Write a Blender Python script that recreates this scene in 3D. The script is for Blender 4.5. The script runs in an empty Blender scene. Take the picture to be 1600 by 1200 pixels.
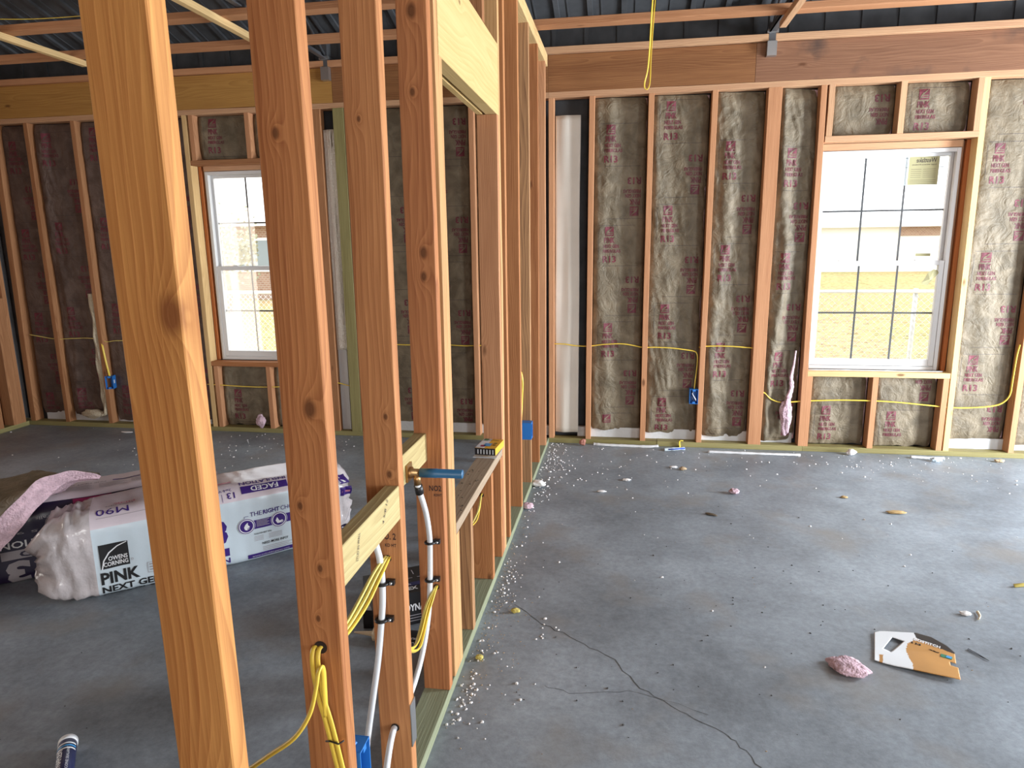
import bpy, bmesh, math, random
from mathutils import Vector, Matrix, noise
random.seed(7)
C = bpy.context.scene.collection
D = bpy.data
sc = bpy.context.scene
# ---------------------------------------------------------------- camera, world, lights, exposure
cam = D.objects.new('camera', D.cameras.new('camera')); C.objects.link(cam)
cam.data.sensor_width = 36; cam.data.lens = 36*1057.6/1600; cam.data.clip_start = .02
yaw, pit, rol = .1645, .2026, -.0128
fw = Vector((-math.sin(yaw)*math.cos(pit), math.cos(yaw)*math.cos(pit), -math.sin(pit)))
rt = Vector((math.cos(yaw), math.sin(yaw), 0)); up = rt.cross(fw)
r2 = rt*math.cos(rol)+up*math.sin(rol); u2 = up*math.cos(rol)-rt*math.sin(rol)
cam.matrix_world = Matrix(((r2.x, u2.x, -fw.x, .5512), (r2.y, u2.y, -fw.y, -5.0342), (r2.z, u2.z, -fw.z, 1.5053), (0, 0, 0, 1)))
sc.camera = cam
sc.view_settings.view_transform = 'Standard'; sc.view_settings.look = 'None'
sc.view_settings.exposure = -.34; sc.view_settings.gamma = 1; sc.view_settings.use_curve_mapping = False
w = D.worlds.new('sky'); sc.world = w; w.use_nodes = True
w.node_tree.nodes['Background'].inputs[0].default_value = (.93, .97, 1, 1)
w.node_tree.nodes['Background'].inputs[1].default_value = 4.1

def area(name, loc, rot, sx, sy, power, col, spread=180):
    l = D.lights.new(name, 'AREA'); l.shape = 'RECTANGLE'; l.size = sx; l.size_y = sy; l.energy = power; l.color = col
    l.spread = math.radians(spread)
    o = D.objects.new(name, l); C.objects.link(o); o.location = loc; o.rotation_euler = rot
    return o
H = math.pi/2
# daylight arriving through the door opening of the right wall and the big opening behind the camera
area('daylight_right_door', (5.16, -1.45, 1.05), (0, H, 0), 2.05, .86, 600, (.84, .92, 1))
area('fill_right_wall', (5.16, -4.75, 1.5), (0, H, 0), 1.3, 1.5, 230, (.86, .93, 1))  # added unseen fill that brightens the partition stud edges, no known window
area('daylight_back_opening', (2.4, -9.45, 1.25), (H, 0, 0), 3.0, 2.4, 125, (1, .94, .86))
area('daylight_left_door', (-4.55, -3.2, 1.05), (0, -H, 0), 2.0, .9, 38, (1, .90, .78))

# ---------------------------------------------------------------- materials
def newmat(name):
    m = D.materials.new(name); m.use_nodes = True
    return m, m.node_tree.nodes, m.node_tree.links, m.node_tree.nodes['Principled BSDF']
def plain(name, col, rough=.6, metal=0, spec=.5, bump=0, bscale=60, var=0, vscale=8, trans=0):
    m, n, l, b = newmat(name)
    b.inputs['Base Color'].default_value = (*col, 1); b.inputs['Roughness'].default_value = rough
    b.inputs['Metallic'].default_value = metal; b.inputs['Specular IOR Level'].default_value = spec
    tc = n.new('ShaderNodeTexCoord')
    if var:
        t = n.new('ShaderNodeTexNoise'); t.inputs['Scale'].default_value = vscale; t.inputs['Detail'].default_value = 5
        l.new(tc.outputs['Object'], t.inputs[0])
        r = n.new('ShaderNodeValToRGB'); r.color_ramp.elements[0].position = .3; r.color_ramp.elements[1].position = .7
        r.color_ramp.elements[0].color = (*[c*(1-var) for c in col], 1); r.color_ramp.elements[1].color = (*[min(1, c*(1+var)) for c in col], 1)
        l.new(t.outputs[0], r.inputs[0]); l.new(r.outputs[0], b.inputs['Base Color'])
    if bump:
        t = n.new('ShaderNodeTexNoise'); t.inputs['Scale'].default_value = bscale; t.inputs['Detail'].default_value = 4
        l.new(tc.outputs['Object'], t.inputs[0])
        bp = n.new('ShaderNodeBump'); bp.inputs['Strength'].default_value = bump; bp.inputs['Distance'].default_value = .01
        l.new(t.outputs[0], bp.inputs['Height']); l.new(bp.outputs[0], b.inputs['Normal'])
    if trans:
        b.inputs['Transmission Weight'].default_value = trans
    return m

def wood(name, light, dark, knotc=(.10, .035, .012), knots=(), rough=.62, ring=150, auto=True, stain=0):
    """lumber: long axis is local Z; cathedral grain from distorted rings, fine streaks, knots"""
    m, n, l, b = newmat(name)
    b.inputs['Roughness'].default_value = rough; b.inputs['Specular IOR Level'].default_value = .25
    tc = n.new('ShaderNodeTexCoord'); oi = n.new('ShaderNodeObjectInfo')
    def math_(op, a, b_=None, clamp=False):
        x = n.new('ShaderNodeMath'); x.operation = op; x.use_clamp = clamp
        for i, v in enumerate((a, b_)):
            if v is None: continue
            if isinstance(v, (int, float)): x.inputs[i].default_value = v
            else: l.new(v, x.inputs[i])
        return x.outputs[0]
    def vmath(op, a, b_):
        x = n.new('ShaderNodeVectorMath'); x.operation = op
        for i, v in enumerate((a, b_)):
            if isinstance(v, tuple): x.inputs[i].default_value = v
            else: l.new(v, x.inputs[i])
        return x
    rnd = math_('MULTIPLY', oi.outputs['Random'], 37.0)
    cmb = n.new('ShaderNodeCombineXYZ'); l.new(rnd, cmb.inputs[2]); l.new(math_('MULTIPLY', oi.outputs['Random'], .03), cmb.inputs[0])
    P = vmath('ADD', tc.outputs['Object'], cmb.outputs[0]).outputs[0]
    # low frequency wander of the grain, stretched along the board
    st = vmath('MULTIPLY', P, (5, 5, 1.1)).outputs[0]
    nz = n.new('ShaderNodeTexNoise'); nz.inputs['Scale'].default_value = 1.0; nz.inputs['Detail'].default_value = 2
    l.new(st, nz.inputs[0])
    off = vmath('MULTIPLY', vmath('SUBTRACT', nz.outputs['Color'], (.5, .5, .5)).outputs[0], (.11, .11, 0)).outputs[0]
    Q = vmath('ADD', vmath('MULTIPLY', P, (1, 1, 0)).outputs[0], off).outputs[0]
    Q = vmath('ADD', Q, (.035, .05, 0)).outputs[0]
    ln = n.new('ShaderNodeVectorMath'); ln.operation = 'LENGTH'; l.new(Q, ln.inputs[0])
    rings = ln.outputs['Value']
    kmask = None
    for (kx, ky, kz, kr) in knots:
        dv = vmath('MULTIPLY', vmath('SUBTRACT', tc.outputs['Object'], (kx, ky, kz)).outputs[0], (1, 1, .62)).outputs[0]
        le = n.new('ShaderNodeVectorMath'); le.operation = 'LENGTH'; l.new(dv, le.inputs[0])
        g = math_('DIVIDE', 1.0, math_('ADD', 1.0, math_('POWER', math_('DIVIDE', le.outputs['Value'], kr*1.5), 2.0)))
        rings = math_('ADD', rings, math_('MULTIPLY', g, .045))
        mr = n.new('ShaderNodeMapRange'); l.new(le.outputs['Value'], mr.inputs[0])
        mr.inputs[1].default_value = kr*.55; mr.inputs[2].default_value = kr*1.25; mr.inputs[3].default_value = 1; mr.inputs[4].default_value = 0
        kmask = mr.outputs[0] if kmask is None else math_('MAXIMUM', kmask, mr.outputs[0])
    if auto:
        kst = vmath('MULTIPLY', P, (6, 6, 2.3)).outputs[0]
        v = n.new('ShaderNodeTexVoronoi'); v.inputs['Scale'].default_value = 1; v.inputs['Randomness'].default_value = 1; l.new(kst, v.inputs[0])
        g = math_('DIVIDE', 1.0, math_('ADD', 1.0, math_('POWER', math_('DIVIDE', v.outputs['Distance'], .1), 2.0)))
        rings = math_('ADD', rings, math_('MULTIPLY', g, .02))
        mr = n.new('ShaderNodeMapRange'); l.new(v.outputs['Distance'], mr.inputs[0])
        mr.inputs[1].default_value = .035; mr.inputs[2].default_value = .085; mr.inputs[3].default_value = .95; mr.inputs[4].default_value = 0
        kmask = mr.outputs[0] if kmask is None else math_('MAXIMUM', kmask, mr.outputs[0])
    ph = math_('FRACT', math_('MULTIPLY', rings, float(ring)))
    rr = n.new('ShaderNodeValToRGB'); cr = rr.color_ramp
    cr.elements[0].position = 0; cr.elements[0].color = (0, 0, 0, 1)
    cr.elements[1].position = .72; cr.elements[1].color = (.75, .75, .75, 1)
    e = cr.elements.new(.9); e.color = (1, 1, 1, 1); e = cr.elements.new(1.0); e.color = (0, 0, 0, 1)
    l.new(ph, rr.inputs[0])
    fs = n.new('ShaderNodeTexNoise'); fs.inputs['Scale'].default_value = 1; fs.inputs['Detail'].default_value = 4
    l.new(vmath('MULTIPLY', P, (230, 230, 5)).outputs[0], fs.inputs[0])
    bg = n.new('ShaderNodeTexNoise'); bg.inputs['Scale'].default_value = 1; bg.inputs['Detail'].default_value = 3
    l.new(vmath('MULTIPLY', P, (16, 16, .9)).outputs[0], bg.inputs[0])
    f = math_('ADD', math_('MULTIPLY', rr.outputs[0], .50), math_('MULTIPLY', math_('SUBTRACT', fs.outputs[0], .5), 1.3))
    f = math_('ADD', f, math_('MULTIPLY', math_('SUBTRACT', bg.outputs[0], .5), 1.1))
    f = math_('ADD', f, math_('MULTIPLY', math_('SUBTRACT', oi.outputs['Random'], .5), .35))
    f = math_('ADD', f, .16, True)
    mx = n.new('ShaderNodeMix'); mx.data_type = 'RGBA'; l.new(f, mx.inputs['Factor'])
    mx.inputs['A'].default_value = (*light, 1); mx.inputs['B'].default_value = (*dark, 1)
    out = mx.outputs['Result']
    if kmask is not None:
        m2 = n.new('ShaderNodeMix'); m2.data_type = 'RGBA'; l.new(math_('MULTIPLY', kmask, .85), m2.inputs['Factor'])
        l.new(out, m2.inputs['A']); m2.inputs['B'].default_value = (*knotc, 1); out = m2.outputs['Result']
    if stain:
        sn = n.new('ShaderNodeTexNoise'); sn.inputs['Scale'].default_value = 3.2; sn.inputs['Detail'].default_value = 4; l.new(P, sn.inputs[0])
        mr = n.new('ShaderNodeMapRange'); l.new(sn.outputs[0], mr.inputs[0]); mr.inputs[1].default_value = .56; mr.inputs[2].default_value = .72
        mr.inputs[3].default_value = 0; mr.inputs[4].default_value = stain
        m3 = n.new('ShaderNodeMix'); m3.data_type = 'RGBA'; l.new(mr.outputs[0], m3.inputs['Factor'])
        l.new(out, m3.inputs['A']); m3.inputs['B'].default_value = (.05, .035, .03, 1); out = m3.outputs['Result']
    l.new(out, b.inputs['Base Color'])
    bp = n.new('ShaderNodeBump'); bp.inputs['Strength'].default_value = .25; bp.inputs['Distance'].default_value = .002
    l.new(f, bp.inputs['Height']); l.new(bp.outputs[0], b.inputs['Normal'])
    return m

FIR = wood('fir', (.47, .205, .08), (.24, .08, .026))
FIR2 = wood('fir_brown', (.42, .20, .09), (.22, .085, .032))
PALE = wood('spruce', (.74, .52, .25), (.56, .35, .15), ring=110)
PINKISH = wood('fir_pink', (.56, .28, .14), (.36, .155, .07), ring=120)
TREAT = wood('treated_pine', (.29, .25, .105), (.17, .14, .05), ring=100)
TREATG = wood('treated_green', (.29, .31, .20), (.19, .20, .12), ring=90)
HDR_Y = wood('header_yellow', (.44, .23, .06), (.28, .125, .032), ring=90)
HDR_O = wood('header_orange', (.29, .13, .05), (.165, .062, .022), ring=90)
HDR_B = wood('header_brown', (.25, .12, .065), (.145, .062, .032), ring=90, stain=.8)
LEDGE = wood('ledger', (.60, .36, .20), (.42, .22, .12), ring=90)
FPALE = wood('fir_pale', (.60, .36, .16), (.40, .19, .075), ring=90)
BLOCKW = wood('block_pine', (.52, .42, .20), (.38, .28, .12), ring=80)
DUSTY = wood('dusty_pine', (.42, .32, .22), (.30, .21, .14), ring=80)
ORJ = wood('orange_jamb', (.50, .17, .05), (.36, .10, .03))
OSB = wood('bark_fir', (.48, .26, .12), (.14, .06, .03), ring=60)

def concrete():
    m, n, l, b = newmat('concrete')
    tc = n.new('ShaderNodeTexCoord')
    def nz(sc_, det, rough=.6):
        t = n.new('ShaderNodeTexNoise'); t.inputs['Scale'].default_value = sc_; t.inputs['Detail'].default_value = det
        t.inputs['Roughness'].default_value = rough; l.new(tc.outputs['Object'], t.inputs[0]); return t
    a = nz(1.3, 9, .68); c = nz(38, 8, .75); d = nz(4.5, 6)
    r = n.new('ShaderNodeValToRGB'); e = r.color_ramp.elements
    e[0].position = .3; e[0].color = (.135, .152, .17, 1); e[1].position = .68; e[1].color = (.335, .38, .425, 1)  # bluish cast of sky light painted into the grey concrete
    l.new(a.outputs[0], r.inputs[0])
    r2_ = n.new('ShaderNodeValToRGB'); e = r2_.color_ramp.elements
    e[0].position = .35; e[0].color = (.78, .78, .78, 1); e[1].position = .65; e[1].color = (1.1, 1.1, 1.1, 1)
    l.new(c.outputs[0], r2_.inputs[0])
    mx = n.new('ShaderNodeMix'); mx.data_type = 'RGBA'; mx.blend_type = 'MULTIPLY'; mx.inputs['Factor'].default_value = 1
    l.new(r.outputs[0], mx.inputs['A']); l.new(r2_.outputs[0], mx.inputs['B'])
    st = nz(2.3, 3); mr = n.new('ShaderNodeMapRange'); l.new(st.outputs[0], mr.inputs[0]); mr.inputs[1].default_value = .54; mr.inputs[2].default_value = .72
    mr.inputs[4].default_value = .6
    m2 = n.new('ShaderNodeMix'); m2.data_type = 'RGBA'; l.new(mr.outputs[0], m2.inputs['Factor']); l.new(mx.outputs['Result'], m2.inputs['A'])
    m2.inputs['B'].default_value = (.24, .215, .185, 1)
    l.new(m2.outputs['Result'], b.inputs['Base Color'])
    rr = n.new('ShaderNodeMapRange'); l.new(d.outputs[0], rr.inputs[0]); rr.inputs[3].default_value = .38; rr.inputs[4].default_value = .6
    l.new(rr.outputs[0], b.inputs['Roughness'])
    bp = n.new('ShaderNodeBump'); bp.inputs['Strength'].default_value = .25; bp.inputs['Distance'].default_value = .004
    l.new(c.outputs[0], bp.inputs['Height']); l.new(bp.outputs[0], b.inputs['Normal'])
    return m
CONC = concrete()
KRAFT = plain('kraft_paper', (.20, .155, .105), .6, spec=.25, bump=.5, bscale=22, var=.22, vscale=5)
KRAFTD = plain('kraft_paper_dark', (.13, .082, .062), .6, spec=.3, bump=.5, bscale=22, var=.25, vscale=5)  # darker, redder tone of the kraft paper
def kraft(name, c0, c1):
    m, n, l, b = newmat(name); b.inputs['Roughness'].default_value = .6; b.inputs['Specular IOR Level'].default_value = .3
    tc = n.new('ShaderNodeTexCoord')
    def nz(s_, d, dist=0):
        t = n.new('ShaderNodeTexNoise'); t.inputs['Scale'].default_value = s_; t.inputs['Detail'].default_value = d; t.inputs['Distortion'].default_value = dist
        l.new(tc.outputs['Object'], t.inputs[0]); return t.outputs[0]
    r = n.new('ShaderNodeValToRGB'); e = r.color_ramp.elements; e[0].position = .35; e[0].color = (*c0, 1); e[1].position = .68; e[1].color = (*c1, 1)
    l.new(nz(9, 7, .6), r.inputs[0]); l.new(r.outputs[0], b.inputs['Base Color'])
    def M(op, a, c):
        x = n.new('ShaderNodeMath'); x.operation = op
        l.new(a, x.inputs[0])
        if isinstance(c, (int, float)): x.inputs[1].default_value = c
        else: l.new(c, x.inputs[1])
        return x.outputs[0]
    rd = n.new('ShaderNodeMath'); rd.operation = 'ABSOLUTE'; l.new(M('SUBTRACT', nz(11, 3, 1.2), .5), rd.inputs[0])
    rd2 = n.new('ShaderNodeMath'); rd2.operation = 'ABSOLUTE'; l.new(M('SUBTRACT', nz(34, 3, .8), .5), rd2.inputs[0])
    hgt = M('ADD', rd.outputs[0], M('MULTIPLY', rd2.outputs[0], .35))
    bp = n.new('ShaderNodeBump'); bp.inputs['Strength'].default_value = .8; bp.inputs['Distance'].default_value = .016
    l.new(hgt, bp.inputs['Height']); l.new(bp.outputs[0], b.inputs['Normal'])
    return m
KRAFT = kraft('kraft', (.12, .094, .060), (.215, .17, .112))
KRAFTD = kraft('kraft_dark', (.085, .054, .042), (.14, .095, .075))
INKR = plain('red_ink', (.13, .018, .030), .6, var=.35, vscale=30)
INKK = plain('dark_ink', (.045, .03, .03), .6)
STAMP = plain('stamp_ink', (.05, .025, .02), .8)
WHITEF = plain('white_foam', (.60, .60, .60), .7, bump=.3, bscale=40)
FACEW = plain('batt_back_paper', (.62, .56, .48), .7, var=.08, vscale=3)
PINK = plain('pink_glass_wool', (.60, .42, .47), .95, spec=.1, bump=1, bscale=120, var=.25, vscale=30)
STEEL = plain('dark_steel', (.10, .10, .105), .5, metal=.4)
GALV = plain('galvanised', (.5, .5, .5), .35, metal=.9)
ROOFM = plain('roof_metal', (.085, .087, .092), .8, metal=0, spec=.15, var=.2)
YEL = plain('yellow_cable', (.78, .55, .07), .38, var=.06)
YEL2 = plain('pale_yellow_cable', (.80, .66, .18), .38)
PEX = plain('white_pex', (.74, .76, .78), .3)
BLK = plain('black_plastic', (.012, .012, .013), .4)
BLUE = plain('blue_box_plastic', (.02, .17, .52), .42)
BLUED = plain('blue_tube_plastic', (.025, .11, .22), .4)
BRASS = plain('brass', (.42, .24, .10), .35, metal=.9)
VINYL = plain('white_vinyl', (.60, .59, .58), .35)
GRID = plain('grey_grid', (.05, .055, .06), .5)
PAPERL = plain('window_label_paper', (.36, .33, .17), .7)
FILM = plain('clear_film', (.50, .45, .45), .16, spec=.8, bump=.8, bscale=16, var=.14, vscale=9)
BAGW = plain('bag_print_pale', (.56, .64, .69), .28, spec=.5, bump=.25, bscale=9)
BAGP = plain('bag_pink_band', (.62, .54, .58), .28, spec=.5, bump=.4, bscale=12)
PURP = plain('purple_ink', (.045, .018, .17), .32)
PURPD = plain('dark_purple_bag', (.016, .010, .036), .3, spec=.5, bump=.3, bscale=10)
INKB = plain('black_ink', (.012, .012, .014), .35)
WINK = plain('white_ink', (.75, .75, .76), .35)
GREYINK = plain('grey_ink', (.34, .31, .33), .4)
REDINK = plain('magenta_ink', (.35, .02, .11), .4)
PINKINK = plain('pink_ink', (.60, .22, .30), .4)
TAN = plain('orange_card', (.50, .245, .065), .5, var=.1)
CARDW = plain('glossy_white_card', (.72, .74, .76), .22)
CARDB = plain('black_card', (.02, .02, .022), .3)
GREEN_INK = plain('green_ink', (.02, .18, .10), .4)
BLUE_INK = plain('blue_ink', (.05, .30, .62), .4)
CREAM = plain('cream_plastic', (.70, .60, .42), .4)
NAVY = plain('navy_card', (.02, .025, .09), .35)
CRUMBM = plain('white_crumb', (.75, .72, .70), .8)
SAW = plain('sawdust', (.42, .30, .18), .9)
HOLE = plain('hole_dark', (.02, .01, .006), .9)
CRACK = plain('crack_dark', (.07, .07, .07), .9)
ANODE = plain('foil_bubble', (.80, .76, .68), .35, metal=.25, bump=1, bscale=110)

def glassmat():
    m, n, l, b = newmat('window_glass'); n.remove(b)
    t = n.new('ShaderNodeBsdfTransparent'); g = n.new('ShaderNodeBsdfGlossy'); g.inputs['Roughness'].default_value = .02
    mx = n.new('ShaderNodeMixShader'); mx.inputs[0].default_value = .06
    l.new(t.outputs[0], mx.inputs[1]); l.new(g.outputs[0], mx.inputs[2]); l.new(mx.outputs[0], n['Material Output'].inputs[0])
    return m
GLASS = glassmat()
def filmmat():
    m, n, l, b = newmat('label_film'); n.remove(b)
    t = n.new('ShaderNodeBsdfTransparent'); g = n.new('ShaderNodeBsdfDiffuse'); g.inputs[0].default_value = (.7, .75, .75, 1)
    mx = n.new('ShaderNodeMixShader'); mx.inputs[0].default_value = .4
    l.new(t.outputs[0], mx.inputs[1]); l.new(g.outputs[0], mx.inputs[2]); l.new(mx.outputs[0], n['Material Output'].inputs[0])
    return m
LFILM = filmmat()
def grass():
    m, n, l, b = newmat('dry_grass'); b.inputs['Roughness'].default_value = 1; b.inputs['Specular IOR Level'].default_value = 0
    tc = n.new('ShaderNodeTexCoord')
    t = n.new('ShaderNodeTexNoise'); t.inputs['Scale'].default_value = 6; t.inputs['Detail'].default_value = 9; t.inputs['Roughness'].default_value = .75
    s = n.new('ShaderNodeTexNoise'); s.inputs['Scale'].default_value = .35; s.inputs['Detail'].default_value = 3
    l.new(tc.outputs['Object'], t.inputs[0]); l.new(tc.outputs['Object'], s.inputs[0])
    r = n.new('ShaderNodeValToRGB'); e = r.color_ramp.elements
    e[0].position = .36; e[0].color = (.15, .09, .05, 1); e[1].position = .60; e[1].color = (.56, .46, .25, 1)
    q = r.color_ramp.elements.new(.47); q.color = (.44, .36, .20, 1)
    l.new(t.outputs[0], r.inputs[0])
    r2_ = n.new('ShaderNodeValToRGB'); e = r2_.color_ramp.elements
    e[0].position = .42; e[0].color = (.9, .98, .85, 1); e[1].position = .58; e[1].color = (1.1, .95, .9, 1)
    l.new(s.outputs[0], r2_.inputs[0])
    mx = n.new('ShaderNodeMix'); mx.data_type = 'RGBA'; mx.blend_type = 'MULTIPLY'; mx.inputs['Factor'].default_value = 1
    l.new(r.outputs[0], mx.inputs['A']); l.new(r2_.outputs[0], mx.inputs['B']); l.new(mx.outputs['Result'], b.inputs['Base Color'])
    return m
GRASS = grass()
def brick():
    m, n, l, b = newmat('brick'); tc = n.new('ShaderNodeTexCoord')
    mp = n.new('ShaderNodeMapping'); mp.inputs['Rotation'].default_value = (H, 0, 0); l.new(tc.outputs['Object'], mp.inputs[0])
    t = n.new('ShaderNodeTexBrick'); t.inputs['Scale'].default_value = 3.2; l.new(mp.outputs[0], t.inputs[0])
    t.inputs['Color1'].default_value = (.38, .24, .17, 1); t.inputs['Color2'].default_value = (.30, .17, .12, 1); t.inputs['Mortar'].default_value = (.5, .46, .4, 1)
    l.new(t.outputs[0], b.inputs['Base Color']); b.inputs['Roughness'].default_value = .9
    return m
BRICK = brick()
LEAFM = plain('pale_tree', (.30, .30, .2), .9, var=.3)
FENCEM = plain('bright_galvanised', (.88, .88, .88), .5, metal=.1)
SIDING = plain('white_siding', (.85, .85, .83), .7)

# ---------------------------------------------------------------- mesh helpers
class MB:
    def __init__(s): s.v = []; s.f = []; s.m = []; s.sm = []
    def add(s, vs, fs, mi=0, smooth=False):
        o = len(s.v); s.v += [tuple(v) for v in vs]
        for f in fs: s.f.append(tuple(i+o for i in f)); s.m.append(mi); s.sm.append(smooth)
    def box(s, lo, hi, mi=0):
        x0, y0, z0 = lo; x1, y1, z1 = hi
        vs = [(x0, y0, z0), (x1, y0, z0), (x1, y1, z0), (x0, y1, z0), (x0, y0, z1), (x1, y0, z1), (x1, y1, z1), (x0, y1, z1)]
        s.add(vs, [(0, 3, 2, 1), (4, 5, 6, 7), (0, 1, 5, 4), (1, 2, 6, 5), (2, 3, 7, 6), (3, 0, 4, 7)], mi)
    def tube(s, pts, r, mi=0, seg=8, flat=1.0, cap=True, ups=None):
        pts = [Vector(p) for p in pts]; n = len(pts)
        t0 = (pts[1]-pts[0]).normalized(); u = t0.orthogonal().normalized()
        if ups is not None: u = (Vector(ups)-t0*Vector(ups).dot(t0)).normalized()
        vs = []; fs = []
        for i, p in enumerate(pts):
            t = (pts[min(i+1, n-1)]-pts[max(i-1, 0)]).normalized()
            u = (u-t*u.dot(t)); u = u.normalized() if u.length > 1e-6 else t.orthogonal().normalized()
            v = t.cross(u); rr = r[i] if isinstance(r, (list, tuple)) else r
            for k in range(seg):
                a = 2*math.pi*k/seg; vs.append(p+u*(math.cos(a)*rr)+v*(math.sin(a)*rr*flat))
        for i in range(n-1):
            for k in range(seg):
                k2 = (k+1) % seg; fs.append((i*seg+k, i*seg+k2, (i+1)*seg+k2, (i+1)*seg+k))
        if cap: fs.append(tuple(range(seg-1, -1, -1))); fs.append(tuple((n-1)*seg+k for k in range(seg)))
        s.add(vs, fs, mi, True)
    def quad(s, a, b, c, d, mi=0): s.add([a, b, c, d], [(0, 1, 2, 3)], mi)
    def build(s, name, mats, parent=None, bevel=0, origin=None):
        me = D.meshes.new(name)
        vs = s.v
        if origin is not None: vs = [(a-origin[0], b-origin[1], c-origin[2]) for a, b, c in vs]
        me.from_pydata(vs, [], s.f)
        for m in (mats if isinstance(mats, (list, tuple)) else [mats]): me.materials.append(m)
        for p, mi, sm in zip(me.polygons, s.m, s.sm): p.material_index = mi; p.use_smooth = sm
        me.update()
        o = D.objects.new(name, me); C.objects.link(o)
        if origin is not None: o.location = origin
        if parent is not None: o.parent = parent
        if bevel:
            b = o.modifiers.new('bevel', 'BEVEL'); b.width = bevel; b.segments = 2; b.limit_method = 'ANGLE'
        return o
def tag(o, label, cat, group=None, kind=None):
    if label: o['label'] = label
    if cat: o['category'] = cat
    if group: o['group'] = group
    if kind: o['kind'] = kind
    return o
def struct(o): o['kind'] = 'structure'; return o
def empty(name, loc, rz=0):
    o = D.objects.new(name, None); C.objects.link(o); o.location = loc; o.rotation_euler = (0, 0, rz); o.empty_display_size = .05
    return o
def smooth_path(pts, k=6):
    P = [Vector(p) for p in pts]; out = []
    for i in range(len(P)-1):
        a = P[max(i-1, 0)]; b = P[i]; c = P[i+1]; d = P[min(i+2, len(P)-1)]
        for j in range(k):
            t = j/k
            out.append(.5*((2*b)+(c-a)*t+(2*a-5*b+4*c-d)*t*t+(3*b-a-3*c+d)*t**3))
    out.append(P[-1]); return out

# text as 2-D triangles, cached; refine() splits long edges so print can follow a curved surface
_tc = {}
def text2d(s, bold=0.0, res=2):
    key = (s, bold)
    if key in _tc: return _tc[key]
    cu = D.curves.new('t', 'FONT'); cu.body = s; cu.size = 1; cu.resolution_u = res; cu.offset = bold; cu.fill_mode = 'FRONT'
    o = D.objects.new('t', cu); C.objects.link(o)
    dg = bpy.context.evaluated_depsgraph_get(); dg.update()
    me = o.evaluated_get(dg).to_mesh()
    vs = [(v.co.x, v.co.y) for v in me.vertices]; fs = [tuple(p.vertices) for p in me.polygons]
    o.evaluated_get(dg).to_mesh_clear(); D.objects.remove(o); D.curves.remove(cu)
    x0 = min(v[0] for v in vs); x1 = max(v[0] for v in vs); y0 = min(v[1] for v in vs); y1 = max(v[1] for v in vs)
    vs = [((a-x0)/(x1-x0), (b-y0)/(y1-y0)) for a, b in vs]
    _tc[key] = (vs, fs); return _tc[key]
def tri(vs, fs, maxlen):
    """fan-triangulate then bisect until edges are short"""
    vs = list(vs); T = []
    for f in fs:
        for i in range(1, len(f)-1): T.append((f[0], f[i], f[i+1]))
    cache = {}; out = []
    while T:
        a, b, c = T.pop()
        L = [((vs[p][0]-vs[q][0])**2+(vs[p][1]-vs[q][1])**2, p, q, r) for p, q, r in ((a, b, c), (b, c, a), (c, a, b))]
        m = max(L)
        if m[0] > maxlen*maxlen:
            _, p, q, r = m; k = (min(p, q), max(p, q))
            if k not in cache:
                vs.append(((vs[p][0]+vs[q][0])/2, (vs[p][1]+vs[q][1])/2)); cache[k] = len(vs)-1
            T += [(p, cache[k], r), (cache[k], q, r)]
        else: out.append((a, b, c))
    return vs, out
def put(mb, vs, fs, fn, mi, maxlen=.03):
    vs, fs = tri(vs, fs, maxlen)
    mb.add([fn(u, v) for u, v in vs], fs, mi)
def ptext(mb, s, u0, v0, wd, ht, fn, mi, rot=0, mirror=False, bold=0.0, maxlen=.03, ang=0.0):
    """text in a box with lower-left (u0,v0), width, height; rot=180 flips it upside down"""
    vs, fs = text2d(s, bold); o = []
    for a, b in vs:
        if mirror: a = 1-a
        if rot == 180: a, b = 1-a, 1-b
        x, y = a*wd, b*ht
        if ang: x, y = x*math.cos(ang)-y*math.sin(ang), x*math.sin(ang)+y*math.cos(ang)
        o.append((u0+x, v0+y))
    put(mb, o, fs, fn, mi, maxlen)
def prect(mb, u0, v0, u1, v1, fn, mi, maxlen=.03): put(mb, [(u0, v0), (u1, v0), (u1, v1), (u0, v1)], [(0, 1, 2, 3)], fn, mi, maxlen)
def pdisc(mb, u, v, r, fn, mi, r0=0, n=24, maxlen=.03):
    if r0:
        vs = [(u+r*math.cos(2*math.pi*k/n), v+r*math.sin(2*math.pi*k/n)) for k in range(n)]+[(u+r0*math.cos(2*math.pi*k/n), v+r0*math.sin(2*math.pi*k/n)) for k in range(n)]
        put(mb, vs, [(k, (k+1) % n, n+(k+1) % n, n+k) for k in range(n)], fn, mi, maxlen)
    else: put(mb, [(u+r*math.cos(2*math.pi*k/n), v+r*math.sin(2*math.pi*k/n)) for k in range(n)], [tuple(range(n))], fn, mi, maxlen)

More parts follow.
